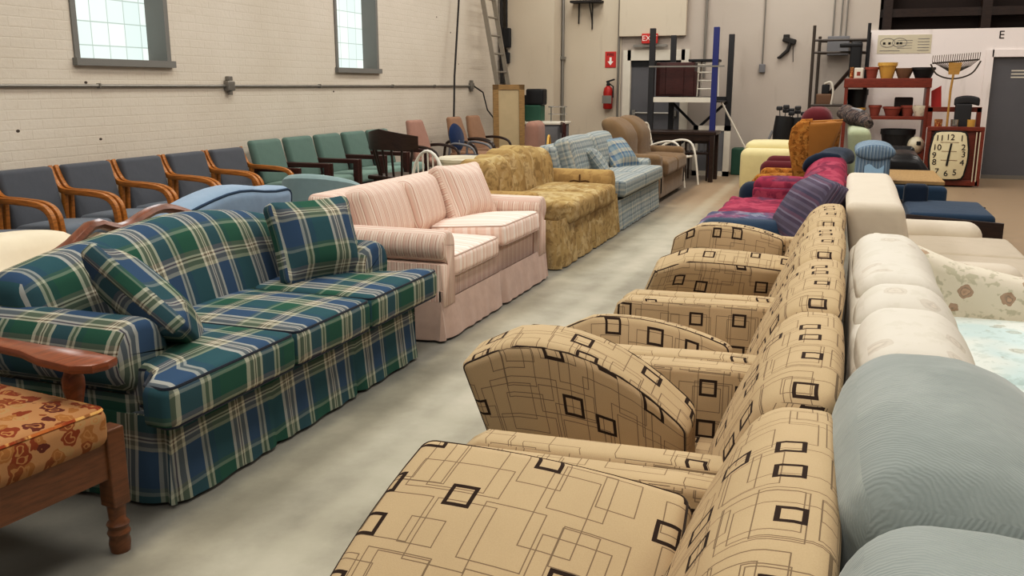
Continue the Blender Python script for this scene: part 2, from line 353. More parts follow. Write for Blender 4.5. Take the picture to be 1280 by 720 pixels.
# ------------------------------------------------------------------ mesh builder
class MB:
    def __init__(s): s.v = []; s.f = []; s.src = []
    def add(s, vs, fs, src=None):
        o = len(s.v); s.v += [Vector(p) for p in vs]; s.src += [Vector(p) for p in (src or vs)]; s.f += [tuple(i+o for i in f) for f in fs]; return s
    def rbox(s, c, h, r=.02, crown=(0,0,0), seg=(4,4,4), Mx=None, deform=None, k=3):
        c = Vector(c); h = [max(a, 1e-4) for a in h]; r = min(r, *[a*.98 for a in h])
        inner = [a-r for a in h]
        lists = []
        for a in range(3):
            i = inner[a]; L = [-i - r*math.tan(PI/4*(j/k)) for j in range(k, 0, -1)]
            n = max(1, seg[a]); L += [-i + 2*i*j/n for j in range(n+1)]
            L += [i + r*math.tan(PI/4*(j/k)) for j in range(1, k+1)]
            lists.append(L)
        vd = {}; vs = []; fs = []; src = []
        def vert(p):
            key = (round(p[0],5), round(p[1],5), round(p[2],5))
            if key in vd: return vd[key]
            q = [min(max(p[a], -inner[a]), inner[a]) for a in range(3)]
            d = Vector([p[a]-q[a] for a in range(3)]); d.normalize()
            w = Vector(q) + d*r
            u = [w[a]/h[a] for a in range(3)]
            w2 = w.copy()
            for a in range(3):
                if crown[a]:
                    b, e = (a+1) % 3, (a+2) % 3
                    w2[a] += crown[a]*u[a]*max(0, 1-u[b]**2)*max(0, 1-u[e]**2)
            src.append(c+w)
            if deform: w2 = Vector(deform(w2))
            if Mx is not None: w2 = Mx @ w2
            vd[key] = len(vs); vs.append(c+w2); return vd[key]
        for a in range(3):
            b, e = (a+1) % 3, (a+2) % 3
            for sg in (-1, 1):
                for i in range(len(lists[b])-1):
                    for j in range(len(lists[e])-1):
                        q = []
                        for (ii, jj) in ((i,j),(i+1,j),(i+1,j+1),(i,j+1)):
                            p = [0,0,0]; p[a] = sg*h[a]; p[b] = lists[b][ii]; p[e] = lists[e][jj]; q.append(vert(p))
                        fs.append(tuple(q if sg > 0 else q[::-1]))
        return s.add(vs, fs, src)
    def box(s, a, b, Mx=None):
        x0,y0,z0 = a; x1,y1,z1 = b
        vs = [Vector((x,y,z)) for z in (z0,z1) for y in (y0,y1) for x in (x0,x1)]
        if Mx is not None: vs = [Mx @ v for v in vs]
        return s.add(vs, [(0,2,3,1),(4,5,7,6),(0,1,5,4),(2,6,7,3),(0,4,6,2),(1,3,7,5)])
    def tube(s, pts, r, n=8, closed=False, flat=None):
        pts = [Vector(p) for p in pts]; N = len(pts); vs = []; fs = []
        rr = r if isinstance(r, (list, tuple)) else [r]*N
        up = None
        for i, p in enumerate(pts):
            if closed: t = pts[(i+1) % N] - pts[i-1]
            else: t = pts[min(i+1, N-1)] - pts[max(i-1, 0)]
            t.normalize()
            if up is None:
                up = Vector((0,0,1)) if abs(t.z) < .9 else Vector((1,0,0))
            a = t.cross(up)
            if a.length < 1e-4: a = t.orthogonal()
            a.normalize(); b = a.cross(t); b.normalize(); up = b
            for q in range(n):
                an = 2*PI*q/n + (PI/4 if n == 4 else 0)
                ca, sa = math.cos(an), math.sin(an)
                if flat: ca *= flat[0]; sa *= flat[1]
                vs.append(p + (a*ca + b*sa)*rr[i])
        for i in range(N if closed else N-1):
            for q in range(n):
                j = (i+1) % N
                fs.append((i*n+q, i*n+(q+1) % n, j*n+(q+1) % n, j*n+q))
        if not closed:
            fs.append(tuple(range(n))[::-1]); fs.append(tuple((N-1)*n+q for q in range(n)))
        return s.add(vs, fs)
    def lathe(s, prof, c=(0,0,0), n=16, Mx=None, cap=True):
        vs = []; fs = []; c = Vector(c)
        for (r, z) in prof:
            for q in range(n):
                a = 2*PI*q/n; p = Vector((r*math.cos(a), r*math.sin(a), z))
                vs.append(c + (Mx @ p if Mx is not None else p))
        for i in range(len(prof)-1):
            for q in range(n): fs.append((i*n+q, i*n+(q+1) % n, (i+1)*n+(q+1) % n, (i+1)*n+q))
        if cap:
            fs.append(tuple(range(n))[::-1]); fs.append(tuple((len(prof)-1)*n+q for q in range(n)))
        return s.add(vs, fs)
    def prism(s, prof, a0, a1, axis='x', r=.0, Mx=None, off=(0,0,0), seg=1):
        """closed 2D profile (ccw) swept along an axis; profile coords are the two remaining axes in order"""
        n = len(prof); P = [Vector((p[0], p[1])) for p in prof]
        ar = sum(P[i].x*P[(i+1) % n].y - P[(i+1) % n].x*P[i].y for i in range(n))
        if ar < 0: P = P[::-1]
        nor = []
        for i in range(n):
            t = (P[(i+1) % n]-P[i-1]); t.normalize(); nor.append(Vector((t.y, -t.x)))
        rings = []
        if r: rings += [(a0, r), (a0+r*.3, r*.3), (a0+r, 0)]
        else: rings += [(a0, 0)]
        for j in range(1, seg): rings.append((a0+(a1-a0)*j/seg, 0))
        if r: rings += [(a1-r, 0), (a1-r*.3, r*.3), (a1, r)]
        else: rings += [(a1, 0)]
        vs = []; fs = []
        for (a, ins) in rings:
            for i in range(n):
                q = P[i] - nor[i]*ins
                p = {'x': (a, q.x, q.y), 'y': (q.x, a, q.y), 'z': (q.x, q.y, a)}[axis]
                p = Vector(p)
                if Mx is not None: p = Mx @ p
                vs.append(p + Vector(off))
        flip = axis == 'y'
        for k_ in range(len(rings)-1):
            for i in range(n):
                f = (k_*n+i, k_*n+(i+1) % n, (k_+1)*n+(i+1) % n, (k_+1)*n+i)
                fs.append(f[::-1] if flip else f)
        c0 = tuple(range(n))[::-1]; c1 = tuple((len(rings)-1)*n+i for i in range(n))
        fs += [c0[::-1], c1[::-1]] if flip else [c0, c1]
        return s.add(vs, fs)
    def grid(s, fn, nu, nv):
        vs = [fn(i/nu, j/nv) for j in range(nv+1) for i in range(nu+1)]
        fs = [(j*(nu+1)+i, j*(nu+1)+i+1, (j+1)*(nu+1)+i+1, (j+1)*(nu+1)+i) for j in range(nv) for i in range(nu)]
        return s.add(vs, fs)
    def build(s, name, m, parent=None, smooth=40, uvo=None, loc=None):
        me = bpy.data.meshes.new(name); me.from_pydata([tuple(v) for v in s.v], [], s.f)
        uvl = me.uv_layers.new(name='UVMap'); o = uvo or (0,0)
        data = [0.0]*(2*len(me.loops))
        for p in me.polygons:
            q = [s.src[i] for i in p.vertices]; n = Vector()
            for i in range(1, len(q)-1): n += (q[i]-q[0]).cross(q[i+1]-q[0])
            ax = max(range(3), key=lambda i: abs(n[i]))
            for li in p.loop_indices:
                c = s.src[me.loops[li].vertex_index]
                if ax == 0: u, v = c.y, c.z - math.copysign(c.x, n.x)
                elif ax == 1: u, v = c.x, c.z
                else: u, v = c.y, c.z - c.x
                data[2*li] = u+o[0]; data[2*li+1] = v+o[1]
        uvl.data.foreach_set('uv', data)
        if smooth:
            me.polygons.foreach_set('use_smooth', [True]*len(me.polygons))
            me.set_sharp_from_angle(angle=math.radians(smooth))
        me.materials.append(M[m] if isinstance(m, str) else m)
        ob = bpy.data.objects.new(name, me); COL.objects.link(ob)
        if parent: ob.parent = parent
        if loc: ob.location = loc
        return ob

def rloop(h, r, sg, deform=None, Mx=None, c=(0,0,0), ax=2):
    """outline loop of an rbox along its edges at +-axis (for piping)"""
    b, e = (ax+1) % 3, (ax+2) % 3; pts = []
    k = r*.3
    hb, he = h[b]-r, h[e]-r
    for (sx, sy, a0) in ((1,1,0),(-1,1,90),(-1,-1,180),(1,-1,270)):
        for j in range(5):
            a = math.radians(a0+90*j/4); p = [0,0,0]
            p[b] = sx*hb+(r-k)*math.cos(a); p[e] = sy*he+(r-k)*math.sin(a); p[ax] = sg*(h[ax]-k); pts.append(p)
        nx = {0:(-1,1),90:(-1,-1),180:(1,-1),270:(1,1)}[a0]
        # subdivide straight run to the next corner
        p0 = pts[-1]; q = [0,0,0]; a = math.radians(a0+90)
        q[b] = nx[0]*hb+(r-k)*math.cos(a); q[e] = nx[1]*he+(r-k)*math.sin(a); q[ax] = sg*(h[ax]-k)
        for j in range(1, 8): pts.append([p0[i]+(q[i]-p0[i])*j/8 for i in range(3)])
    out = []
    for p in pts:
        w = Vector(p)
        if deform: w = Vector(deform(w))
        if Mx is not None: w = Mx @ w
        out.append(Vector(c)+w)
    return out

def tag(o, label, cat, group=None, kind=None):
    if label: o['label'] = label
    if cat: o['category'] = cat
    if group: o['group'] = group
    if kind: o['kind'] = kind
    return o
def thing(name, label, cat, loc=(0,0,0), rz=0, group=None):
    o = bpy.data.objects.new(name, None); o.empty_display_size = .1; COL.objects.link(o)
    o.location = loc; o.rotation_euler = (0,0,rz)
    return tag(o, label, cat, group)
def dup(root, loc, rz, label, group=None):
    r = root.copy(); COL.objects.link(r); r.location = loc; r.rotation_euler = (0,0,rz); r['label'] = label
    if group: r['group'] = group
    for ch in list(root.children):
        c = ch.copy(); COL.objects.link(c); c.parent = r
        for g in list(ch.children):
            d = g.copy(); COL.objects.link(d); d.parent = c
    return r
def struct(name, mb, m, parent=None, smooth=0):
    o = mb.build(name, m, parent, smooth)
    if not parent: o['kind'] = 'structure'
    return o
def axes(xd, nd):
    x = Vector(xd).normalized(); n = Vector(nd); n = (n-x*n.dot(x)).normalized(); y = n.cross(x)
    return Matrix((x,y,n)).transposed()
def Rot(x=0, y=0, z=0):
    return Matrix.Rotation(z,3,'Z') @ Matrix.Rotation(y,3,'Y') @ Matrix.Rotation(x,3,'X')
def ss(a, b, x):
    t = min(1, max(0, (x-a)/(b-a))); return t*t*(3-2*t)
def text_mesh(body, size, name, m, parent, Mx, align='CENTER', ext=.001):
    cu = bpy.data.curves.new('txt', 'FONT'); cu.body = body; cu.size = size; cu.extrude = ext; cu.align_x = align; cu.align_y = 'CENTER'
    tmp = bpy.data.objects.new('txt', cu); COL.objects.link(tmp)
    dg = bpy.context.evaluated_depsgraph_get(); dg.update()
    me = bpy.data.meshes.new_from_object(tmp.evaluated_get(dg)); me.name = name
    bpy.data.objects.remove(tmp); bpy.data.curves.remove(cu)
    me.transform(Mx.to_4x4() if len(Mx) == 3 else Mx)
    if not me.uv_layers: me.uv_layers.new(name='UVMap')
    me.materials.clear(); me.materials.append(M[m])
    o = bpy.data.objects.new(name, me); COL.objects.link(o)
    if parent: o.parent = parent
    return o

# ------------------------------------------------------------------ setting
XL, YB, ZC = -6.0, 16.4, 4.8
fl = MB(); fl.add([(-6.3,-4,0),(6,-4,0),(6,17,0),(-6.3,17,0)], [(0,1,2,3)])
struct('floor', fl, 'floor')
ce = MB(); ce.add([(-6.3,-4,ZC),(6,-4,ZC),(6,17,ZC),(-6.3,17,ZC)], [(3,2,1,0)])
struct('ceiling', ce, 'ceil')
# left wall with two window openings
W = [(5.98, 7.13), (10.12, 11.23)]; ZS, ZH = 1.65, 3.55
wl = MB(); t = .3
wl.box((XL-t,-4,0),(XL,YB,ZS)); wl.box((XL-t,-4,ZH),(XL,YB,ZC))
ys = [-4]+[a for w in W for a in w]+[YB]
for i in range(0, len(ys), 2): wl.box((XL-t, ys[i], ZS),(XL, ys[i+1], ZH))
struct('wall_left', wl, 'brick')
for i, (a, b) in enumerate(W):
    g = MB(); g.box((XL-.26, a, ZS),(XL-.2, b, ZH)); w = struct('window_%d' % (i+1), g, 'glass')
    f = MB(); d = .055
    f.box((XL-.24, a, ZS),(XL+.015, a+d, ZH)); f.box((XL-.24, b-d, ZS),(XL+.015, b, ZH)); f.box((XL-.24, a-.02, ZS-.03),(XL+.05, b+.02, ZS+.03)); f.box((XL-.24, a, ZH-d),(XL+.015, b, ZH))
    f.build('window_frame', 'frame', w, 0)
# back wall (door opening cut)
DX0, DX1, DZ = -3.74, -2.72, 2.02
wb = MB()
wb.box((XL-.3,YB,0),(DX0,YB+.25,ZC)); wb.box((DX1,YB,0),(.4,YB+.25,ZC)); wb.box((DX0,YB,DZ),(DX1,YB+.25,ZC))
struct('wall_back', wb, 'wall')
co = MB(); co.box((-5.86,YB-.55,0),(-4.96,YB-.002,ZC)); struct('trim_1', co, 'wallw')
ov = MB(); ov.box((-5.0,YB-.03,0),(-3.86,YB-.003,ZC)); struct('trim_2', ov, 'wallw')
pn = MB(); pn.rbox((-3.3,YB-.06,2.95),(.59,.05,.64),.01); struct('trim_3', pn, 'wallw')
d = MB(); d.box((DX0+.06,YB+.05,.01),(DX1-.06,YB+.1,DZ-.2)); dr = struct('door_1', d, 'doorgrey')
f = MB(); f.box((DX0-.08,YB-.04,0),(DX0+.06,YB+.12,DZ+.06)); f.box((DX1-.06,YB-.04,0),(DX1+.08,YB+.12,DZ+.06)); f.box((DX0,YB-.04,DZ-.12),(DX1,YB+.12,DZ+.06)); f.build('door_frame','white',dr,0)
f = MB(); f.box((DX0+.06,YB+.03,DZ-.22),(DX1-.06,YB+.12,DZ-.1)); f.build('transom','black',dr,0)
f = MB(); f.tube([(DX0+.12,YB+.0,.98),(DX1-.15,YB+.0,.98)],.022,8); f.box((DX0+.1,YB-.02,.93),(DX0+.16,YB+.06,1.03)); f.box((DX1-.2,YB-.02,.93),(DX1-.12,YB+.06,1.03)); f.build('push_bar','steel',dr)
# dark upper bay with beams and the white partition with the grey door
db = MB(); db.box((.4,YB+.4,1.5),(6,YB+.5,ZC)); struct('wall_upper', db, 'dkbrown')
tb = MB()
for xx in (.45, 1.9, 3.4): tb.box((xx,YB+.1,2.3),(xx+.14,YB+.38,ZC))
tb.box((.4,YB+.15,2.55),(6,YB+.35,2.68)); struct('trim_4', tb, 'walnut')
PD0, PD1, PZ = 2.09, 3.05, 1.93
pw = MB(); pw.box((.26,YB-.08,0),(PD0,YB+.05,2.34)); pw.box((PD0,YB-.08,PZ),(PD1,YB+.05,2.34)); pw.box((PD1,YB-.08,0),(6,YB+.05,2.34))
struct('wall_partition', pw, 'part')
d = MB(); d.box((PD0+.02,YB-.03,.02),(PD1-.02,YB+.02,PZ-.03)); dr = struct('door_2', d, 'doorgrey')
f = MB(); f.box((PD0-.09,YB-.11,0),(PD0+.02,YB+.05,PZ+.08)); f.box((PD1-.02,YB-.11,0),(PD1+.09,YB+.05,PZ+.08)); f.box((PD0,YB-.11,PZ-.03),(PD1,YB+.05,PZ+.08)); f.build('door_frame','part',dr,0)
f = MB(); f.box((PD0+.02,YB-.05,.0),(PD1-.02,YB-.02,.06)); f.build('threshold','steel',dr,0)
f = MB()
for i in range(3): f.box((PD0+.3,YB-.035,1.68-.05*i),(PD1-.2,YB-.028,1.7-.05*i))
f.build('vent_slot','white',dr,0)
wr = MB(); wr.box((6,-4,0),(6.2,YB+.6,ZC)); struct('wall_right', wr, 'wall')

# wall furniture
t = thing('conduit_run','long thin grey conduit pipe along the white brick wall with boxes','conduit',(XL,0,1.455))
MB().tube([(.02,-3,0),(.02,14.6,0)],.014,8).build('pipe','steel',t)
for yy in (7.95, 14.45):
    m = MB(); m.rbox((.03,yy,0),(.035,.055,.05),.01); m.rbox((.03,yy,.075),(.025,.03,.022),.006); m.rbox((.035,yy,-.07),(.02,.02,.02),.006)
    m.build('junction_box','steel',t)
for yy in (1.5,4,6.2,9.7,11.6,13):
    m = MB(); m.box((.0,yy-.008,-.02),(.038,yy+.008,.02)); m.build('strap','steel',t,0)
m = MB(); m.tube([(XL+.06,14.5,1.45),(XL+.12,14.75,1.35),(XL+.1,15.0,1.05),(XL+.08,15.35,.9),(XL+.08,15.7,.95)],.012,6)
tag(m.build('hanging_cable','cable'),'thin dark cable drooping from the conduit box by the ladder','cable')
m = MB(); m.tube([(-5.93,13.75,3.6),(-5.86,13.7,2.77),(-5.8,13.35,1.6),(-5.72,13.05,.0)],.016,8)
tag(m.build('leaning_pole','cable'),'thin dark pole leaning on the white brick wall beside tan chairs','pole')
# ladder
t = thing('extension_ladder','tall aluminium ladder leaning against brick wall near the corner','ladder',(0,0,0))
A = Vector((-5.22,14.42,0)); B = Vector((-5.9,14.42,3.7)); wd = Vector((0,.52,0))
for o_ in (Vector(), wd):
    dvec = (B-A).normalized(); m = MB(); m.tube([A+o_, B+o_],.05,4,flat=(.5,1.0)); m.build('rail','alu',t,30)
for i in range(12):
    p = A+(B-A)*((i+.7)/12.5); m = MB(); m.tube([p, p+wd],.017,8); m.build('rung','alu',t)
# pipes
m = MB(); m.tube([(-5.93,YB-.6,1.5),(-5.93,YB-.6,ZC)],.03,8); tag(m.build('drain_pipe','cable'),'dark vertical pipe on column edge right of the ladder','pipe')
m = MB(); m.tube([(-4.93,YB-.1,.8),(-4.93,YB-.1,ZC)],.028,8); m.rbox((-4.93,YB-.1,1.95),(.05,.05,.03),.01); tag(m.build('conduit_pipe','steel'),'grey vertical conduit pipe in the back corner left of extinguisher','pipe')
m = MB(); m.tube([(-3.9,YB-.06,.0),(-3.9,YB-.06,3.6)],.02,8); tag(m.build('conduit_pipe','steel'),'thin conduit pipe running up beside the back door frame','pipe')
t = thing('pull_chain_switch','black control box hanging on chain beside the column','switch',(-5.82,YB-.62,2.2))
MB().tube([(0,0,.2),(0,0,2.2)],.012,6).build('chain','black',t)
MB().rbox((0,0,.1),(.07,.05,.17),.02).rbox((0,0,-.25),(.05,.04,.1),.02).tube([(0,0,-.1),(0,0,-.2)],.014).build('control_box','black',t)
m = MB(); m.box((-4.75,YB-.3,2.9),(-4.2,YB-.02,2.935)); m.tube([(-4.65,YB-.05,2.55),(-4.65,YB-.05,2.9)],.012); m.tube([(-4.4,YB-.05,2.45),(-4.4,YB-.05,2.9)],.012); m.tube([(-4.4,YB-.05,2.6),(-4.4,YB-.28,2.9)],.012)
tag(m.build('wall_bracket','cable',None,0),'small dark metal shelf bracket high on the back wall','bracket')
m = MB(); m.tube([(-2.38,YB-.03,1.6),(-2.38,YB-.03,3.6)],.022,8); tag(m.build('conduit_pipe','steel'),'thin conduit pipe on back wall behind the storage rack','pipe')
t = thing('electrical_outlet','small grey outlet box with conduit on the grey back wall','outlet',(-1.4,YB-.03,1.75))
MB().rbox((0,0,0),(.05,.03,.07),.01).build('box','greym',t); MB().tube([(0,0,.07),(0,0,1.9)],.012).build('pipe','steel',t)
t = thing('hanging_drill','dark hooked tool hanging on the grey back wall','tool',(-1.0,YB-.05,2.1))
m = MB(); m.rbox((.02,0,.1),(.11,.03,.045),.02,Mx=Rot(y=.3)); m.tube([(.04,0,.08),(.0,0,-.06),(-.12,0,-.17),(-.16,0,-.18)],[.03,.032,.026,.016],8); m.tube([(.08,0,.05),(.1,0,-.25)],.006,6); m.rbox((-.03,0,.17),(.05,.025,.03),.01); m.build('body','cable',t)
# exit sign, extinguisher
t = thing('exit_sign','lit red EXIT sign above the grey back door','sign',(-3.33,YB-.13,2.27))
MB().rbox((0,0,0),(.14,.03,.085),.008).build('housing','signred',t)
text_mesh('EXIT',.13,'lettering','signwhite',t,Matrix.Translation((0,-.032,0)) @ Matrix.Rotation(PI/2,4,'X'))
MB().box((-.3,.03,-.14),(.3,.08,-.1)).build('mount','steel',t,0)
t = thing('fire_extinguisher','red fire extinguisher hanging on the back wall','extinguisher',(-4.06,YB-.13,1.05))
MB().lathe([(.07,0),(.085,.02),(.085,.3),(.07,.37),(.03,.41)]).build('cylinder','red',t)
m = MB(); m.lathe([(.028,.4),(.035,.43),(.02,.48)]); m.rbox((.04,0,.5),(.08,.015,.014),.006,Mx=Rot(y=-.3)); m.tube([(.03,0,.44),(.1,-.02,.4),(.1,-.03,.2)],.012); m.build('valve','black',t)
m = MB(); m.box((-.086,-.086,.1),(.086,-.08,.24)); m.build('bracket','steel',t,0)
t = thing('extinguisher_sign','red sign with white arrow above the fire extinguisher','sign',(-4.05,YB-.035,1.92))
MB().rbox((0,0,0),(.1,.006,.14),.004).build('panel','signred',t)
text_mesh('FIRE',.07,'lettering','ink',t,Matrix.Translation((0,-.008,.085)) @ Matrix.Rotation(PI/2,4,'X'))
MB().prism([(-.055,-.03),(0,-.1),(.055,-.03),(.02,-.03),(.02,.04),(-.02,.04),(-.02,-.03)],-.009,-.007,'y').build('arrow','signwhite',t,0)
# notice sheet + letter on partition
t = thing('notice_sheet','wide white notice sheet with grey drawings on the white partition','notice',(.8,YB-.08,2.13))
MB().box((-.4,-.006,-.16),(.4,0,.13)).build('sheet','creamp',t,0)
m = MB()
for a in range(2): m.tube([(-.37+.2*math.cos(i*PI/8)*.55+.12+a*.18, -.008, .01+.07*math.sin(i*PI/8)) for i in range(16)],.004,4,True)
for a in range(4): m.box((-.1+.0,-.009,-.08+.04*a),(.12,-.007,-.075+.04*a))
for a in range(5): m.box((.2,-.009,-.12+.045*a),(.37,-.007,-.112+.045*a))
m.box((-.36,-.009,-.12),(-.06,-.007,-.112)); m.build('drawing','greym',t,0)
m = MB()
for xx in (-.3,-.22,-.1,-.05): m.rbox((xx,-.009,.0),(.018,.003,.016),.002)
m.build('dark_mark','ink',t,0)
text_mesh('E',.17,'wall_letter','ink',None,Matrix.Translation((2.19,YB-.083,2.23)) @ Matrix.Rotation(PI/2,4,'X'))
tag(bpy.data.objects['wall_letter'],'black letter E on white partition above the right door','letter')

# ------------------------------------------------------------------ furniture builders (front = +x, origin back centre on floor)
def roll_profile(y, t, z0, z1, rr, sgn):
    off = rr - t/2; zc = z1-rr; pts = [(-t/2, z0), (-t/2, zc)]
    for j in range(15):
        a = PI - (PI*1.42)*j/14; pts.append((off+rr*math.cos(a), zc+rr*math.sin(a)))
    pts += [(t/2, zc-rr*1.0), (t/2, z0)]
    return [(y+sgn*p[0], p[1]) for p in pts]
def roll_arm(parent, y, sgn, x0, x1, z0, z1, t, rr, m, name='arm', r=.02):
    mb = MB(); mb.prism(roll_profile(y, t, z0, z1, rr, sgn), x0, x1, 'x', r, seg=6); return mb.build(name, m, parent, 50)
def skirt(parent, pts, z0, z1, m, pleats=(), flare=.03, depth=.03, normal=None, name='skirt', nn=90):
    pts = [Vector((p[0],p[1],0)) for p in pts]
    L = [0]
    for i in range(len(pts)-1): L.append(L[-1]+(pts[i+1]-pts[i]).length)
    T = L[-1]
    def at(u):
        d = u*T
        for i in range(len(pts)-1):
            if d <= L[i+1]+1e-9:
                k = (d-L[i])/max(1e-9, L[i+1]-L[i]); t_ = (pts[i+1]-pts[i]).normalized()
                return pts[i].lerp(pts[i+1], k), Vector((t_.y, -t_.x, 0))
    def fn(u, v):
        p, n = at(u); o = flare*(1-v)
        for q in pleats: o -= depth*(1-.7*v)*math.exp(-((u-q)*T/.018)**2)
        o += .006*math.sin(u*T*38+math.sin(u*T*9)*2)*(1-v)
        w = p + n*o; return Vector((w.x, w.y, z0+(z1-z0)*v))
    
    us = sorted(set([i/nn for i in range(nn+1)] + [c+d for l in L[1:-1] for c in [l/T] for d in (-2e-4, 2e-4)]))
    mb = MB(); mb.grid(lambda u, v: fn(us[round(u*(len(us)-1))], v), len(us)-1, 5); return mb.build(name, m, parent, 60)
def cushion(parent, name, c, h, r, crown, m, pipe=None, Mx=None, deform=None, seg=(6,6,2), pr=.006, axes=(1,-1), ax=2):
    mb = MB(); mb.rbox(c, h, r, crown, seg, Mx, deform); o = mb.build(name, m, parent, 60)
    if pipe:
        for sg in axes:
            p = MB(); p.tube(rloop(h, r, sg, deform, Mx, c, ax), pr, 5, True); p.build('piping', pipe, o)
    return o
def feet(parent, x0, x1, w, h, m='walnut', r=.025):
    for x in (x0, x1):
        for y in (-w/2, w/2):
            mb = MB(); mb.lathe([(r*.7,0),(r,.02),(r*1.2,h)], (x,y,0), 10); mb.build('foot', m, parent)

# ---- beige geometric armchairs
def beige_chair():
    t = thing('beige_armchair','','armchair')
    w = .80
    MB().rbox((.45,0,.26),(.37,w/2-.07,.15),.03,(0,0,.0),(6,6,2)).build('base','geo',t,50)
    for s in (-1,1):
        mb = MB(); y = s*(w/2-.03)
        pr = [(.12,.06),(.84,.06),(.855,.2),(.855,.54),(.84,.59),(.8,.615),(.3,.625),(.12,.62)]
        mb.prism(pr, y-.052, y+.052, 'y', .022, seg=1); a = mb.build('arm','geo',t,50, uvo=(.13*s,.07))
    def df(p):
        v = (p.z+.25)/.5
        x = p.x - .15*v - .035*v*v
        e = abs(p.y)/(w/2)
        z = p.z - .02*ss(.6,1.0,e)*ss(.1,1,v)
        return (x, p.y*(1-.05*ss(0,.35,.35-v)+.015*v), z)
    mb = MB(); mb.rbox((.24,0,.575),(.085,w/2+.01,.25),.055,(.035,0,.02),(2,8,6),None,df); b = mb.build('backrest','geo',t,60, uvo=(.05,.21))
    p = MB(); p.tube([q for q in rloop((.085,w/2+.01,.25),.055,-1,df,None,(.24,0,.575),0)],.0035,5,True); p.build('piping','geo_pipe',b)
    feet(t,.2,.75,w-.2,.1)
    return t
bl = ['beige geometric armchair nearest the camera, big cushion propped in it',
      'second beige geometric armchair from the camera, cushion standing upright on its edge',
      'third beige geometric armchair from the camera, middle one of the row',
      'fourth beige geometric armchair from the camera, two away from the quilted sofa',
      'farthest beige geometric armchair, beside the purple striped pillow']
BY = [1.47, 2.32, 3.17, 4.02, 4.87]
c0 = beige_chair()
for i, y in enumerate(BY):
    if i == 0: o = c0; o.location = (.022,y,0); o.rotation_euler = (0,0,PI); o['label'] = bl[0]; o['group'] = 'beige armchairs back to back with sofas'
    else: dup(c0, (.022,y,0), PI, bl[i])
def loose(label, loc, R_, h=(.29,.27,.065), bow=.07, name='seat_cushion', crown=.03):
    t = thing(name, label, 'cushion', loc, 0, 'loose beige seat cushions')
    def df(p):
        return (p.x*(1+bow*(1-(p.y/h[1])**2)), p.y*(1+bow*(1-(p.x/h[0])**2)), p.z)
    mb = MB(); mb.rbox((0,0,0),h,.03,(0,0,crown),(8,8,2),R_,df); b = mb.build('cover','geo',t,60,uvo=(loc[1]*1.7,loc[1]*.9))
    for sg in (1,-1):
        p = MB(); p.tube(rloop(h,.03,sg,df,R_),.0032,5,True); p.build('piping','geo_pipe',b)
    return t
loose('big beige cushion leaning flat in the nearest armchair',(-.53,1.42,.54),Rot(x=.40,y=.05,z=-.05),(.29,.27,.065))
def dshape(hx, hy, drop, slant, bow=.12):
    def f(p):
        u = p.x/hx; v = p.y/hy
        return (p.x + slant*v*(.5-.5*u), p.y*(1+bow*(1-u*u)) - ((drop*max(0,(u+.3)/1.3)**2+.06*ss(.45,1,-u))*(v*.5+.5)), p.z)
    return f
def standing(label, loc, nd, h, drop, slant, bow=.12, xd=(1,0,0)):
    t = thing('seat_cushion', label, 'cushion', loc, 0, 'loose beige seat cushions'); R_ = axes(xd, nd); df = dshape(h[0],h[1],drop,slant,bow)
    mb = MB(); mb.rbox((0,0,0),h,.03,(0,0,.025),(10,8,2),R_,df); b = mb.build('cover','geo',t,60,uvo=(loc[1]*1.7,loc[1]*.9))
    for sg in (1,-1): MB().tube(rloop(h,.03,sg,df,R_),.003,5,True).build('piping','geo_pipe',b)
standing('beige cushion standing upright on its edge in the second armchair',(-.65,2.42,.55),(.0,-1,-.16),(.31,.19,.085),.20,-.05)
standing('beige cushion almost hidden behind the upright one, third armchair',(-.62,3.10,.46),(-.02,-1,.25),(.31,.165,.065),.06,-.03)
standing('beige cushion tilted up with dark underside in the fourth armchair',(-.50,4.17,.56),(0,-1,-.35),(.33,.15,.075),.02,.05,.02)
standing('farthest beige cushion tilted up in the last armchair of the row',(-.55,4.93,.575),(0,-1,.05),(.30,.14,.07),.05,.02)

# ---- plaid camelback sofa
def sofa_base(t, D, w, m, z0=.08, z1=.32):
    MB().rbox(((.06+D-.08)/2,0,(z0+z1)/2),((D-.14)/2,w/2-.04,(z1-z0)/2),.02).build('base',m,t)
t = thing('plaid_sofa','green and navy plaid camelback three-seat sofa with pleated skirt','sofa',(-3.05,3.33,0))
D, w = .95, 1.94
sofa_base(t, D, w, 'plaid')
def camel(p):
    v = (p.z+.27)/.54
    yy = p.y
    top = .06*math.exp(-((yy-.12)/.45)**2) - .05*ss(.5,.95,abs(yy))
    return (p.x-.16*v-.03*v*v, p.y, p.z+top*ss(.2,1,v))
MB().rbox((.30,0,.555),(.11,w/2-.08,.25),.08,(.03,0,0),(3,16,8),None,camel).build('backrest','plaid',t,60)
for s in (-1,1): roll_arm(t, s*(w/2-.14), s, .08, .77, .05, .65, .19, .135, 'plaid', r=.04)
for i, s in enumerate((-1,0,1)):
    cy = s*.635; hy = .312
    def tf(p, s=s, hy=hy):
        y = p.y
        if s and p.y*s > 0: y += s*.135*ss(.17,.27,p.x)*(p.y*s/hy)
        if s: y -= s*.02*(1-ss(.17,.27,p.x))*max(0,p.y*s/hy)
        return (p.x, y, p.z)
    hx = .375
    cushion(t,'seat_cushion',(.66+.0*i,cy*(1 if not s else .985),.405),(hx,hy,.08),.04,(0,0,.022),'plaid','plaid_pipe',None,tf,(10,8,2))
skirt(t,[(.1,-w/2),(D-.02,-w/2),(D-.02,w/2),(.1,w/2)],.015,.33,'plaid',[.22,.235,.405,.585,.765,.78],.03,.045)
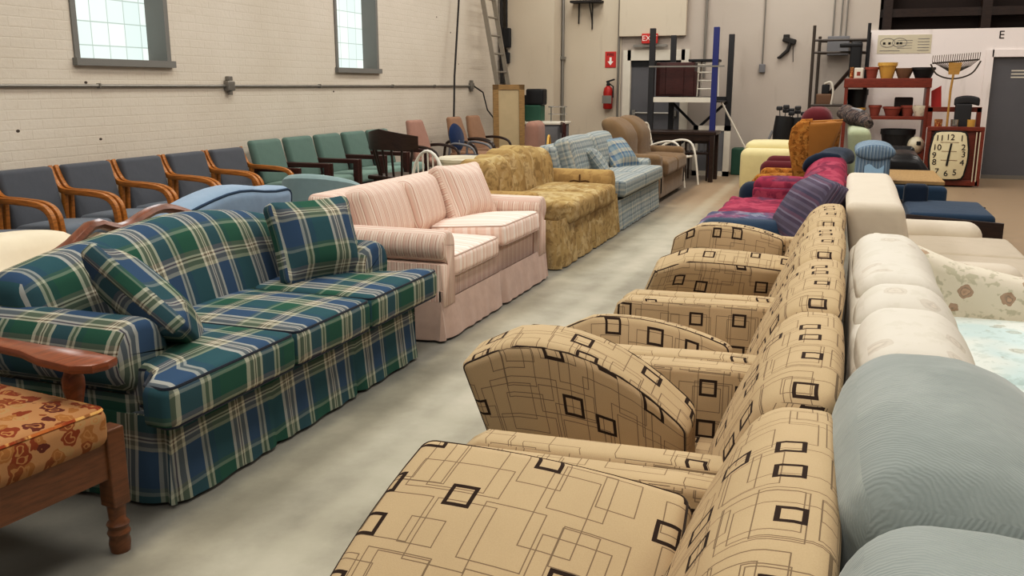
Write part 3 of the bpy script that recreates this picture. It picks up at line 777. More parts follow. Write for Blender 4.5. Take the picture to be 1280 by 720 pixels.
def pillow(name, label, loc, R_, h, m, pipe=None, group=None, bow=-.06):
    t = thing(name, label, 'pillow', loc, 0, group)
    def df(p):
        e = max(abs(p.x/h[0]), abs(p.y/h[1]))
        return (p.x*(1+bow*(1-(p.y/h[1])**2)), p.y*(1+bow*(1-(p.x/h[0])**2)), p.z*(1-.55*ss(.5,1,e)))
    mb = MB(); mb.rbox((0,0,0),h,min(h[2]*.7,.05),(0,0,h[2]*.25),(10,10,2),R_,df); b = mb.build('cover',m,t,70)
    if pipe:
        p = MB(); p.tube([q for q in rloop(h,.04,0,df,R_)],.006,5,True); p.build('piping',pipe,b)
    return t
pillow('throw_pillow','plaid throw pillow slumped against near arm of the plaid sofa',(-2.47,2.70,.64),axes((.82,.02,-.57),(.46,.62,.62)),(.255,.20,.085),'plaid',None,'plaid pillows')
pillow('throw_pillow','square plaid throw pillow leaning at the far end of the plaid sofa',(-2.52,3.98,.675),Rot(z=-.45) @ Rot(y=1.2),(.22,.245,.10),'plaid',None,'plaid pillows')

# ---- pink striped sofa
t = thing('pink_sofa','pink striped sofa with rolled arms and skirt between plaid and tan sofas','sofa',(-3.05,5.575,0))
D, w = .95, 1.95
MB().rbox((.48,0,.22),(.42,w/2-.1,.14),.02).build('base','pink',t)
MB().rbox((D-.09,0,.30),(.05,w/2-.19,.09),.015).build('front_rail','pink',t)
def lean(a, b=.0):
    return lambda p: (p.x-a*p.z-b*p.z*p.z, p.y, p.z)
MB().rbox((.2,0,.52),(.1,w/2-.05,.30),.05,(0,0,0),(2,8,4),None,lean(.22)).build('backrest','pink',t,60)
for s in (-1,1):
    roll_arm(t, s*(w/2-.105), s, .1, .96, .2, .645, .18, .095, 'pink')
    MB().box((.93,s*(w/2-.1)-.085,.02),(.955,s*(w/2-.1)+.085,.3)).build('arm_panel','pink_skirt',t,0)
cushion(t,'seat_cushion',(.60,-.38,.41),(.345,.38,.07),.04,(0,0,.02),'pink_seat','pink_skirt')
cushion(t,'seat_cushion',(.63,.38,.455),(.35,.38,.075),.04,(0,0,.025),'pink_seat','pink_skirt',Mx=Rot(y=-.07))
for i,(y,a) in enumerate(((-.5,.0),(.06,.1))):
    cushion(t,'back_cushion',(.31,y,.66),(.1,.285,.18),.07,(.03,0,.015),'pink',None,Rot(y=-.3,z=a),None,(2,8,4))
skirt(t,[(.1,-w/2),(D,-w/2),(D,w/2),(.1,w/2)],.015,.24,'pink_skirt',[.22,.24,.5,.76,.78],.03,.03)
pillow('throw_pillow','pink striped pillow leaning in the far corner of the pink sofa',(-2.60,6.13,.675),Rot(z=-.25) @ Rot(y=1.12),(.235,.27,.11),'pink')

# ---- tan damask loveseat
t = thing('tan_loveseat','tan damask loveseat with channelled back and loose slipcover skirt','sofa',(-3.05,7.88,0))
D, w = .95, 2.02
sofa_base(t, D, w, 'tan')
def chan(p):
    v = (p.z+.25)/.5
    b = abs(math.sin((p.y+.01)*PI/.3))
    return (p.x-.2*v+(.08*b if p.x > -.02 else 0)*ss(.2,.8,v), p.y, p.z+(.06*b-.025)*ss(.4,1,v)+.07*math.exp(-((p.y-.1)/.55)**2)*ss(.3,1,v))
MB().rbox((.30,0,.56),(.11,w/2-.12,.25),.08,(.02,0,0),(3,44,8),None,chan).build('backrest','tan',t,60)
for s in (-1,1): roll_arm(t, s*(w/2-.13), s, .1, .93 if s > 0 else .74, .05, .645 if s > 0 else .61, .2, .125, 'tan_arm', r=.035)
for s in (-1,1): cushion(t,'seat_cushion',(.63,s*.385,.43),(.37,.385,.09),.05,(0,0,.03),'tan',None)
skirt(t,[(.1,-w/2),(D,-w/2),(D,w/2),(.1,w/2)],.01,.40,'tan',[.2,.24,.37,.5,.63,.76],.04,.06)
m = MB()
for i in range(3):
    for s in (-1,1):
        m.tube([(.62,w/2-.225-.002,.40+.05*i+.03),(.62+s*.06,w/2-.229,.44+.05*i),(.62+s*.1,w/2-.229,.43+.05*i)],.007,5)
m.tube([(.62,w/2-.229,.42),(.62,w/2-.229,.6)],.008,5); m.build('motif','tan_ink',t)

# ---- pale blue plaid sofa
t = thing('blue_plaid_sofa','pale blue and grey plaid sofa beyond the tan loveseat','sofa',(-3.05,10.02,0))
D, w = .95, 2.12
sofa_base(t, D, w, 'bluep')
MB().rbox((.22,0,.55),(.1,w/2-.05,.30),.06,(0,0,0),(2,8,4),None,lean(.25)).build('backrest','bluep',t,60)
for s in (-1,1): roll_arm(t, s*(w/2-.11), s, .1, .85, .05, .6, .18, .1, 'bluep')
for s in (-1,1):
    cushion(t,'seat_cushion',(.65,s*.5,.43),(.36,.5,.085),.04,(0,0,.02),'bluep',None)
    cushion(t,'back_cushion',(.33,s*.46,.7),(.11,.45,.22),.08,(.03,0,.02),'bluep',None,Rot(y=-.3),None,(2,8,4))
skirt(t,[(.1,-w/2),(D,-w/2),(D,w/2),(.1,w/2)],.01,.32,'bluep',[.22,.24,.37,.5,.63,.76,.78],.03,.04)
pillow('throw_pillow','blue plaid pillow slumped at the far end of the blue plaid sofa',(-2.52,10.65,.66),Rot(z=-.35) @ Rot(y=.85),(.23,.27,.1),'bluep_dark',None,'blue plaid pillows')
pillow('throw_pillow','blue plaid pillow lying near the middle of the blue plaid sofa',(-2.58,9.75,.63),Rot(z=.5) @ Rot(y=.9),(.2,.24,.09),'bluep',None,'blue plaid pillows')

# ---- brown recliner loveseat
t = thing('brown_loveseat','brown velour high-backed loveseat at the far end of the left row','sofa',(-3.05,12.25,0))
D, w = .95, 1.95
MB().rbox((.5,0,.24),(.42,w/2-.06,.19),.03).build('base','brown',t,50)
for s in (-1,1):
    MB().rbox((.52,s*(w/2-.12),.33),(.40,.12,.28),.07,(0,0,.01),(4,3,3)).build('arm','brown',t,60)
    cushion(t,'seat_cushion',(.62,s*.37,.43),(.36,.37,.1),.06,(0,0,.03),'brown',None)
    mb = MB(); mb.rbox((.30,s*.43,.70),(.13,.41,.33),.1,(.04,0,.03),(3,6,5),None,lambda p:(p.x-.28*p.z+.03*math.sin(p.z*12),p.y*(1-.12*ss(0,.33,p.z)),p.z)); mb.build('backrest','brown',t,60)
feet(t,.15,.8,w-.3,.06)

# ---- blue oak-arm chairs along the wall
def ribbon(mb, pts, wy, th):
    mb.tube(pts, 1, 4, flat=None) if False else None
    n = len(pts)
    prof = []
    L = []; R = []
    for i,(x,z) in enumerate(pts):
        a = Vector(pts[max(i-1,0)]); b = Vector(pts[min(i+1,n-1)]); d = (b-a).normalized(); nn = Vector((-d.y,d.x))
        L.append((x+nn.x*th/2, z+nn.y*th/2)); R.append((x-nn.x*th/2, z-nn.y*th/2))
    return L+R[::-1]
def smoothpath(pts, n=6):
    out = []
    P = [Vector(p) for p in pts]; P = [P[0]]+P+[P[-1]]
    for i in range(1, len(P)-2):
        for j in range(n):
            t_ = j/n; a,b,c,d = P[i-1],P[i],P[i+1],P[i+2]
            out.append(.5*((2*b)+(c-a)*t_+(2*a-5*b+4*c-d)*t_**2+(3*b-a-3*c+d)*t_**3))
    out.append(P[-1]); return [tuple(v) for v in out]
def blue_chair():
    t = thing('oak_armchair','','armchair')
    MB().rbox((.36,0,.40),(.27,.245,.055),.04,(0,0,.02),(4,4,1),Rot(y=-.06)).build('seat','bluebase',t,60)
    MB().rbox((.085,0,.60),(.045,.245,.245),.03,(0,0,0),(1,4,4),None,lean(.24)).build('backrest','bluechair',t,60)
    for s in (-1,1):
        y = s*.272
        p = smoothpath([(-.005,.84),(.05,.72),(.12,.655),(.3,.645),(.5,.63),(.6,.58),(.635,.47),(.64,.2),(.645,0)],5)
        mb = MB(); mb.prism(ribbon(None,p,.03,.042), y-.02, y+.02,'y',.006); mb.build('arm','oak',t,30)
        mb = MB(); mb.prism([(.07,0),(.11,0),(.15,.64),(.11,.655)], y-.018, y+.018,'y',.005); mb.build('rear_leg','oak',t,30)
    MB().box((.1,-.26,.3),(.62,-.25,.35)).box((.1,.25,.3),(.62,.26,.35)).box((.59,-.26,.3),(.61,.26,.35)).build('seat_frame','oak',t,0)
    return t
bn = ['leftmost slate blue oak-armed chair, mostly outside the frame','second slate blue oak-armed chair from left along the brick wall','third slate blue oak-armed chair from left along the brick wall','fourth slate blue oak-armed chair from left, behind the light blue seat','fifth slate blue oak-armed chair from left along the brick wall','last slate blue oak-armed chair, next to the green chairs']
c0 = blue_chair()
for i in range(6):
    loc = (-5.83, 4.57+.605*i, 0)
    if i == 0: c0.location = loc; c0['label'] = bn[0]; c0['group'] = 'slate blue oak chairs by the wall'
    else: dup(c0, loc, 0, bn[i])
def green_chair():
    t = thing('green_armchair','','armchair')
    MB().rbox((.36,0,.40),(.27,.25,.06),.04,(0,0,.02),(4,4,1),Rot(y=-.06)).build('seat','greenseat',t,60)
    MB().rbox((.1,0,.67),(.045,.265,.23),.04,(.012,0,0),(1,4,4),None,lean(.26)).build('backrest','green',t,60)
    for s in (-1,1):
        y = s*.285
        MB().rbox((.36,y,.615),(.3,.025,.024),.008).build('arm','mahog',t,40)
        MB().rbox((.63,y,.3),(.03,.024,.3),.006).build('leg','mahog',t,40)
        MB().rbox((.1,y,.3),(.03,.024,.3),.006).build('leg','mahog',t,40)
    MB().box((.1,-.26,.28),(.63,-.24,.34)).box((.1,.24,.28),(.63,.26,.34)).box((.6,-.26,.28),(.63,.26,.34)).build('seat_frame','mahog',t,0)
    return t
gn = ['sage green dark-armed chair nearest the blue chairs','second sage green dark-armed chair from the blue chairs','third sage green dark-armed chair from the blue chairs','fourth sage green dark-armed chair, partly behind the dark wooden chair','farthest sage green chair hidden behind the dark wooden chair']
c0 = green_chair()
for i in range(5):
    loc = (-5.84, 8.24+.625*i, 0)
    if i == 0: c0.location = loc; c0['label'] = gn[0]; c0['group'] = 'sage green chairs by the wall'
    else: dup(c0, loc, 0, gn[i])

# ---- dark wooden captain chair (seen from behind)
t = thing('captain_chair','dark wooden captain chair with curved top rail in front of green chairs','chair',(-4.66,8.70,0),PI*.42); t.scale = (1.08,1.08,1.06)
MB().rbox((.3,0,.45),(.24,.24,.022),.015,(0,0,0),(3,3,1)).build('seat','walnut',t,50)
def yoke(u, v):
    a = -1.15+2.3*u; r = .27
    return (a, r)
mb = MB(); pts = []
for j in range(17):
    a = -1.25+2.5*j/16; pts.append((.32-.30*math.cos(a), .30*math.sin(a), .80))
def flatband(mb, pts, zlo, zhi, th):
    n = len(pts); vs = []; fs = []
    for i, p in enumerate(pts):
        q = Vector((p[0]-.32, p[1], 0)).normalized()*th
        e = 1-.35*abs(i/(n-1)-.5)*2
        for (dx, z) in ((0,zlo),(1,zlo),(1,zhi(e)),(0,zhi(e))): vs.append((p[0]+q.x*dx, p[1]+q.y*dx, z))
    for i in range(n-1):
        for k_ in range(4): fs.append((i*4+k_, i*4+(k_+1) % 4, (i+1)*4+(k_+1) % 4, (i+1)*4+k_))
    fs += [(0,1,2,3),((n-1)*4+3,(n-1)*4+2,(n-1)*4+1,(n-1)*4)]
    mb.add(vs, fs)
flatband(mb, pts, .74, lambda e: .74+.21*e, .03); mb.build('top_rail','walnut',t,40)
for j in range(7):
    a = -1.1+2.2*j/6; m = MB(); m.tube([(.32-.23*math.cos(a),.22*math.sin(a),.46),(.32-.29*math.cos(a),.29*math.sin(a),.76)],[.011,.012],8); m.build('spindle','walnut',t)
for (x,y) in ((.12,-.18),(.12,.18),(.48,-.18),(.48,.18)):
    m = MB(); m.tube([((x-.3)*1.35+.3,y*1.3,0),((x-.3)*1.2+.3,y*1.15,.18),((x-.3)*1.12+.3,y*1.1,.22),(x,y,.44)],[.016,.026,.018,.022],8); m.build('leg','walnut',t)
m = MB(); m.tube([(.1,-.2,.18),(.1,.2,.18)],.012); m.tube([(.5,-.2,.18),(.5,.2,.18)],.012); m.build('stretcher','walnut',t)

# ---- office armchairs (bent dark arms)
def office_chair(name, label, loc, rz, fm, am, wide=.26, zt=1.0, rnd=.06):
    t = thing(name, label, 'chair', loc, rz)
    MB().rbox((.36,0,.44),(.26,wide,.045),.04,(0,0,.015),(3,3,1)).build('seat',fm,t,60)
    def df(p): return (p.x-.25*p.z, p.y*(1-.25*ss(-.05,.28,p.z)), p.z)
    MB().rbox((.1,0,.73),(.04,wide-.02,zt-.73),rnd*.6,(.01,0,0),(1,4,5),None,df).build('backrest',fm,t,60)
    for s in (-1,1):
        y = s*(wide+.03)
        p = smoothpath([(.02,0.3,0)[:2],(.06,.6),(.2,.655),(.42,.64),(.56,.56),(.6,.3),(.62,.0)],5)
        m = MB(); m.tube([(q[0],y,q[1]) for q in p],.02,8); m.build('arm',am,t)
        m = MB(); m.tube([(.62,y,.02),(.02,y,.02)],.016,8); m.tube([(.02,y,.0),(.02,y,.32)],.016,8); m.build('leg',am,t)
    MB().tube([(.1,-wide,.38),(.1,wide,.38)],.014).tube([(.5,-wide,.38),(.5,wide,.38)],.014).build('frame',am,t)
    return t
office_chair('office_chair','dusty pink chair with dark curved arms behind the dark wooden chair',(-5.6,11.40,0),-.1,'pinkgrey','walnut')
office_chair('office_chair','tan chair with dark curved arms right of the navy stool',(-5.62,12.80,0),-.1,'tanoff','walnut')
office_chair('office_chair','tan armchair with dark arms nearest the ladder',(-5.62,13.55,0),-.1,'tanoff','walnut')
t = thing('round_back_chair','navy chair with round back and grey arms behind tan chair','chair',(-5.22,12.06,0),-.1)
MB().lathe([(.02,-.03),(.17,-.03),(.2,0),(.17,.03),(.02,.03)],(0,0,.74),18,Rot(y=PI/2-.2)).build('backrest','navyoff',t,60)
MB().rbox((.25,0,.45),(.22,.22,.04),.04,(0,0,.01)).build('seat','navyoff',t,60)
for s in (-1,1): MB().tube([(q[0],s*.26,q[1]) for q in smoothpath([(.02,.45),(.05,.64),(.2,.66),(.4,.6),(.46,.4),(.47,0)],5)],.017,8).build('arm','greym',t)
MB().tube([(.03,0,.7),(.04,0,.45)],.02).tube([(.02,-.24,0),(.04,-.24,.45)],.016).tube([(.02,.24,0),(.04,.24,.45)],.016).build('leg','greym',t)
# white spindle chair and cream tub
t = thing('white_spindle_chair','white wooden spindle-back chair behind the pink sofa','chair',(-3.98,8.35,0),PI*.4)
MB().rbox((.26,0,.43),(.22,.22,.018),.012).build('seat','whitem',t,50)
hoop = [(.06-.0*abs(math.sin(a)), .22*math.cos(a), .45+.36*math.sin(a)) for a in [PI*j/14 for j in range(15)]]
MB().tube(hoop,.016,8).build('hoop','whitem',t)
for j in range(5):
    y = -.14+.07*j; z = .45+.36*math.sqrt(max(0,1-(y/.22)**2)); MB().tube([(.07,y,.44),(.06,y,z)],.009,6).build('spindle','whitem',t)
for (x,y) in ((.1,-.17),(.1,.17),(.42,-.17),(.42,.17)): MB().tube([((x-.26)*1.25+.26,y*1.2,0),(x,y,.43)],[.015,.02],8).build('leg','whitem',t)
t = thing('cream_tub','cream plastic tub with rolled rim behind the tan loveseat','tub',(-3.85,9.05,0))
MB().lathe([(.18,0),(.24,.66),(.26,.66),(.27,.69),(.25,.71),(.22,.68),(.17,.05)],n=20,cap=False).lathe([(.0,.02),(.18,.02)],n=20,cap=False).build('shell','creamp',t,40)
t = thing('hoop_back_chair','golden bentwood hoop chair peeking over the tan loveseat','chair',(-3.75,11.6,0),.2)
MB().lathe([(.0,.44),(.2,.44),(.21,.46),(.2,.48),(0,.48)],(.25,0,0),18).build('seat','bamboo',t)
MB().tube([(.06,.19*math.cos(a),.47+.34*math.sin(a)) for a in [PI*j/14 for j in range(15)]],.016,8).build('hoop','potyel',t)
for (x,y) in ((.12,-.13),(.12,.13),(.38,-.13),(.38,.13)): MB().tube([((x-.25)*1.3+.25,y*1.3,0),(x,y,.45)],.016,8).build('leg','bamboo',t)

# ---- settee behind the plaid sofa (faces the wall)
t = thing('wooden_settee','cream settee with curved carved wood crest behind the plaid sofa','settee',(-3.14,3.22,0),PI)
def crest(y): return .745+.11*math.exp(-((y+.40)/.26)**2)+.085*math.exp(-((y-.03)/.12)**2)-.12*ss(.15,.7,y)-.08*ss(.6,.9,-y)
def backdf(p):
    v = (p.z+.22)/.44; return (p.x-.06*v, p.y, .38+v*(crest(p.y)-.04-.38)-.56)
MB().rbox((.1,0,.56),(.05,.82,.22),.03,(0,0,0),(1,16,4),None,backdf).build('backrest','creamw',t,60)
MB().tube([(.045,-.85+1.7*j/30,crest(-.85+1.7*j/30)) for j in range(31)],.03,8,flat=(1.2,.8)).build('crest_rail','crest',t)
MB().rbox((.42,0,.4),(.33,.8,.07),.05,(0,0,.03),(4,8,1)).build('seat','creamw',t,60)
for s in (-1,1):
    MB().tube([(q[0],s*.84,q[1]) for q in smoothpath([(.08,.62),(.3,.64),(.6,.6),(.66,.5),(.62,.3)],5)],.025,8).build('arm','crest',t)
    for x in (.08,.68): MB().tube([(x,s*.8,0),(x,s*.8,.15),(x,s*.8,.62 if x < .1 else .4)],[.02,.03,.028],8).build('leg','crest',t)
MB().box((.06,-.82,.28),(.72,.82,.34)).build('seat_rail','crest',t,0)
pillow('bed_pillow','plump cream white cushion on the settee at the left edge',(-3.5,3.02,.62),Rot(z=.1,x=-.05),(.2,.42,.15),'creamw',None,None,-.03)
# light blue loveseat facing wall
t = thing('light_blue_loveseat','light blue upholstered loveseat with piped back behind the plaid sofa','loveseat',(-3.46,4.64,.0),PI-.03)
def lbd(p):
    v = (p.z+.22)/.44
    return (p.x-.03*v, p.y, p.z+(.03*math.cos(p.y*6)+.03*ss(.2,.6,-p.y)-.03*ss(.3,.6,p.y))*ss(.3,1,v))
mb = MB(); mb.rbox((.14,0,.58),(.13,.55,.23),.07,(0,0,.015),(3,10,4),None,lbd); o = mb.build('backrest','lblue',t,60)
MB().tube(rloop((.13,.55,.23),.07,-1,lbd,None,(.14,0,.58),0),.01,6,True).build('piping','navy',o)
MB().rbox((.5,0,.3),(.38,.54,.14),.05,(0,0,.03),(4,6,1)).build('seat','lblue',t,60)
for s in (-1,1): MB().rbox((.42,s*.46,.34),(.36,.09,.24),.09,(0,0,0),(4,2,2)).build('arm','lblue',t,60)
feet(t,.12,.75,.9,.16)
# teal barrel swivel chair
t = thing('barrel_chair','grey teal rounded barrel chair peeking over the pink sofa','chair',(-3.72,6.05,0),PI*.52)
def barrel(u, v):
    a = -1.9+3.8*u; top = .40+.39*(math.cos(a*.72)*.5+.5)**.8; z = .2+(top-.2)*v
    return Vector((-.31*math.cos(a), .33*math.sin(a), z))
mb = MB()
mb.grid(barrel, 30, 8); mb.grid(lambda u,v: Vector((barrel(1-u,v).x*.72,barrel(1-u,v).y*.72,barrel(1-u,v).z)), 30, 8)
mb.grid(lambda u,v: barrel(u,1).lerp(Vector((barrel(u,1).x*.72,barrel(u,1).y*.72,barrel(u,1).z)),v)+Vector((0,0,.03*math.sin(PI*v))), 30, 5)
mb.build('shell','teal',t,60)
MB().lathe([(0,.2),(.27,.2),(.3,.25),(.3,.4),(.26,.45),(0,.46)],n=22).build('seat','teal',t,50)
MB().lathe([(.28,0),(.28,.03),(.05,.06),(.05,.2)],n=20).build('swivel_base','black',t)

# ---- foreground wooden armchair (left edge), faces +x
t = thing('maple_armchair','reddish maple armchair with retro print seat at the left edge','armchair',(-2.93,1.87,0),-.12)
def fgarm(y):
    m = MB(); pr = [(.25,y-.035),(.5,y-.045),(.62,y-.075),(.78,y-.085),(.84,y-.05),(.85,y),(.83,y+.05),(.7,y+.06),(.5,y+.04),(.25,y+.035)]
    m.prism(pr,.605,.635,'z',.01); return m
for y in (.29,-.29):
    fgarm(y).build('arm','maple',t,30)
    MB().lathe([(.026,.0),(.03,.04),(.02,.07),(.034,.14),(.034,.17),(.022,.2),(.026,.22)],(.68,y,.385),12).build('arm_post','maple',t)
    m = MB(); m.rbox((.82,y,.29),(.032,.032,.13),.006); m.lathe([(.03,0),(.034,.03),(.03,.05),(.036,.065),(.03,.08),(.036,.095),(.026,.11),(.03,.17)],(.82,y,0),12); m.build('leg','cherry',t,40)
    m = MB(); m.tube([(.08,y,0),(.1,y,.45),(.02,y,.95)],.028,8); m.build('rear_leg','maple',t)
m = MB(); m.box((.1,.265,.26),(.82,.295,.385)); m.box((.1,-.295,.26),(.82,-.265,.385)); m.box((.81,-.3,.26),(.84,.3,.385)); m.build('seat_rail','cherry',t,0)
mb = MB(); mb.rbox((.5,0,.435),(.36,.275,.065),.04,(0,0,.03),(4,4,1)); o = mb.build('seat_cushion','retro',t,60)
MB().tube(rloop((.36,.275,.065),.04,1,None,None,(.5,0,.435)),.007,5,True).build('piping','leaf',o)
MB().rbox((.1,0,.76),(.02,.27,.06),.01).build('back_rail','maple',t,40)
for j in range(5): MB().tube([(.09,-.2+.1*j,.45),(.09,-.2+.1*j,.76)],.013,8).build('spindle','maple',t)

# ---------------------------------------------------------------- right-hand row facing +x (backs to the beige chairs)
t = thing('corduroy_loveseat','grey teal corduroy loveseat with two overstuffed back pillows at front right','sofa',(.06,1.27,0))
D, w = .98, 1.72
MB().rbox((.5,0,.22),(.44,w/2-.08,.16),.03).build('base','cord',t,50)
MB().rbox((.12,0,.42),(.11,w/2-.02,.32),.07,(0,0,0),(2,8,4)).build('backrest','cord',t,60)
for s in (-1,1):
    def bp(p, s=s):
        v = (p.z+.27)/.54
        return (p.x-.06*v, p.y, p.z+.02*math.cos(p.y*4)*v-.55*max(0,p.x)**1.3*v)
    MB().rbox((.23,s*.405,.655),(.20,.40,.235),.11,(.05,0,.03),(5,8,6),None,bp,5).build('back_pillow','cord',t,70)
    MB().rbox((.62,s*.4,.44),(.36,.4,.1),.06,(0,0,.03),(4,4,1)).build('seat_cushion','cord',t,60)
    MB().rbox((.5,s*(w/2-.02),.32),(.45,.1,.28),.08,(0,0,0),(4,2,3)).build('arm','cord',t,60)
t = thing('floral_sofa','cream floral sofa with pale blue seat sheet beyond the corduroy loveseat','sofa',(.06,3.3,0))
D, w = .98, 2.2
MB().rbox((.5,0,.22),(.45,w/2-.1,.18),.03).build('base','floral',t,50)
MB().rbox((.1,0,.43),(.1,w/2-.1,.34),.05).build('backrest','floral_back',t,60)
for (y,hy) in ((-.82,.26),(-.4,.17),(.39,.6)):
    MB().rbox((.17,y,.62),(.135,hy,.21),.09,(.02,0,.02),(3,6,5),None,lambda p:(p.x-.12*p.z,p.y,p.z+.01*math.sin(p.y*9)),4).build('back_cushion','floral_back',t,70)
for s in (-1,1):
    pr = [(.1,.08),(.95,.08),(.96,.55),(.9,.62),(.7,.64),(.45,.69),(.25,.77),(.1,.8)]
    MB().prism(pr,s*(w/2-.07)-.1,s*(w/2-.07)+.1,'y',.05).build('arm','floral',t,50)
    MB().rbox((.64,s*.47,.40),(.37,.47,.08),.05,(0,0,.02),(4,4,1)).build('seat_cushion','floral_seat',t,60)
t = thing('cream_loveseat','plain cream loveseat with wide beige seat beyond the floral sofa','sofa',(.05,5.72,0))
w = 1.7
MB().rbox((.5,0,.2),(.44,w/2-.08,.16),.03).build('base','cream',t,50)
MB().rbox((.17,0,.57),(.14,.79,.30),.05,(.015,0,0),(3,8,5),None,lambda p:(p.x-.16*p.z+.05*ss(-.3,.3,-p.z)*ss(0,.2,p.x),p.y,p.z+.02*ss(-.2,.3,p.y)),4).build('backrest','cream',t,70)
for s in (-1,1):
    MB().rbox((.48,s*(w/2-.08),.33),(.36,.12,.26),.1,(0,0,0),(4,3,3)).build('arm','cream',t,60)
    MB().rbox((.64,s*.37,.42),(.36,.37,.08),.05,(0,0,.02),(4,4,1)).build('seat_cushion','creamseat',t,60)
# navy upholstered wooden-sided seat
t = thing('navy_settle','navy upholstered settle with dark wood end panels behind the cream loveseat','settle',(.30,8.45,0))
MB().rbox((.56,0,.36),(.32,.48,.09),.04,(0,0,.015),(4,4,1)).build('seat','navy',t,60)
MB().rbox((.34,.38,.5),(.1,.08,.1),.04).build('bolster','navy_dk',t,60)
for s in (-1,1):
    m = MB(); m.prism([(.22,0),(.29,0),(.31,.1),(.8,.1),(.84,0),(.93,0),(.93,.40),(.22,.44)],s*.52-.02,s*.52+.02,'y',.004); m.build('end_panel','walnut',t,30)
MB().box((.26,-.5,.2),(.86,.5,.28)).build('seat_rail','walnut',t,0)
t = thing('navy_sofa_bed','navy sofa with flat plywood board lying across its top','sofa',(.42,9.85,0))
MB().rbox((.27,0,.32),(.25,.62,.22),.05,(0,0,0),(3,5,2)).build('body','navy',t,60)
MB().rbox((.27,0,.07),(.23,.58,.07),.02).build('base','navy_dk',t)
m = MB(); m.rbox((.66,9.95,.562),(.26,.62,.018),.006); tag(m.build('plywood_board','ply'),'tan plywood board lying on the navy sofa below the shelf','board')
# striped blue armchair, blue cloth, pale green sofa, black leather recliner
t = thing('striped_armchair','blue and white striped tall armchair with rolled top before the shelf','armchair',(.06,9.0,0))
MB().prism([(.21+.17*math.cos(a),.88+.075*math.sin(a)) for a in [2*PI*j/20 for j in range(20)]],-.36,.36,'y',.03).build('rolled_top','bstripe',t,50)
MB().rbox((.2,0,.5),(.14,.34,.36),.04,(.01,0,0),(2,4,4)).build('backrest','bstripe',t,60)
MB().rbox((.28,0,.26),(.15,.33,.15),.05).build('seat','bstripe',t,60)
feet(t,.12,.4,.5,.12)
m = MB(); m.grid(lambda u,v: Vector((.19+.16*u, 8.63-.10*v+.025*math.sin(u*9)*v, .76-.42*v**1.1+.02*math.sin(u*7))), 14, 14)
tag(m.build('blue_cloth','bcloth',None,60),'soft pale blue cloth hanging on the striped armchair','cloth')
t = thing('pale_green_sofa','pale green sofa back with sloping top behind the striped chair','sofa',(.02,11.6,0))
MB().rbox((.18,0,.56),(.12,1.1,.44),.07,(.01,0,.01),(3,8,5),None,lambda p:(p.x-.12*p.z,p.y,p.z+.06*ss(-.4,.9,p.y))).build('backrest','pgreen',t,60)
MB().rbox((.25,0,.235),(.12,1.05,.235),.05).build('seat','pgreen',t,60)
t = thing('rolled_blanket','dark patterned rolled blanket lying on top of the pale green sofa','blanket',(.05,11.5,1.06))
MB().tube([(-.1,.7,.06),(-.05,.35,.08),(.05,0,.03),(.14,-.35,.02),(.2,-.6,-.02)],[.06,.1,.1,.085,.05],10).build('roll','darkprint',t,60)
MB().tube([(.02,.1,.12),(.1,-.1,.11),(.13,-.3,.1)],.03,8).build('grey_strap','greym',t)
t = thing('black_recliner','black leather recliner seat in front of the red shelf','recliner',(.42,11.35,0))
MB().rbox((.27,0,.58),(.25,.5,.13),.08,(0,0,.03),(4,5,2),None,lambda p:(p.x,p.y,p.z-.16*ss(.05,.25,p.x))).build('seat','blackl',t,60)
MB().rbox((.27,0,.23),(.22,.45,.23),.05).build('base','blackl',t,60)
MB().rbox((.2,.42,.66),(.18,.08,.1),.06).build('arm','blackl',t,60)

# ---------------------------------------------------------------- right-hand row, facing -x beyond the beige chairs
t = thing('quilted_sofa','navy sofa covered with a magenta floral quilt behind beige armchairs','sofa',(.06,7.05,0),PI)
w = 2.6
MB().rbox((.46,0,.22),(.38,w/2-.1,.18),.03).build('base','navy_dk',t,60)
def qd(p):
    return (p.x-.3*p.z, p.y, p.z+.02*math.sin(p.y*7)+.015*math.sin(p.y*19+p.z*9))
MB().rbox((.22,0,.60),(.14,w/2-.12,.26),.1,(.03,0,.02),(3,16,6),None,qd).build('backrest','quilt',t,60)
for s in (-1,1): MB().rbox((.55,s*(w/2-.1),.36),(.35,.12,.27),.1,(0,0,0),(5,3,3)).build('arm','navy_dk' if s < 0 else 'navy',t,60)
MB().rbox((.6,.02,.42),(.36,w/2-.24,.09),.05,(0,0,.03),(6,10,1),None,lambda p:(p.x,p.y,p.z+.015*math.sin(p.x*22)*math.sin(p.y*17))).build('seat','quilt',t,60)
t = thing('magenta_quilt','magenta quilt flap draped over the quilted sofa far arm','quilt',(0,0,0))
MB().rbox((-.45,8.22,.57),(.26,.16,.1),.06,(0,0,.02),(5,5,2)).rbox((-.45,8.07,.46),(.26,.035,.14),.03).build('cloth','quilt',t,60)
t = thing('navy_throw','dark navy throw bundled on top of the quilted sofa back','throw',(-.10,8.0,.87))
MB().rbox((.0,0,0),(.15,.30,.05),.045,(0,0,.02),(4,8,2),None,lambda p:(p.x+.05*math.sin(p.y*6),p.y,p.z-.35*p.x*p.x+.02*math.sin(p.y*14)-.12*ss(0,.3,-p.x))).build('cloth','navy_dk',t,60)
t = thing('blue_quilt','blue and pink quilt spread on the near end of the quilted sofa seat','quilt',(-.6,6.3,.53))
MB().rbox((0,0,0),(.28,.36,.035),.03,(0,0,.03),(6,6,1),None,lambda p:(p.x,p.y,p.z+.015*math.sin(p.x*25)*math.sin(p.y*19))).build('cloth','quilt2',t,60)
pillow('large_pillow','big round purple and grey striped pillow next to the farthest beige armchair',(-.17,5.85,.67),Rot(z=.25) @ Rot(y=-1.05),(.25,.30,.13),'purple',None,None,-.02)
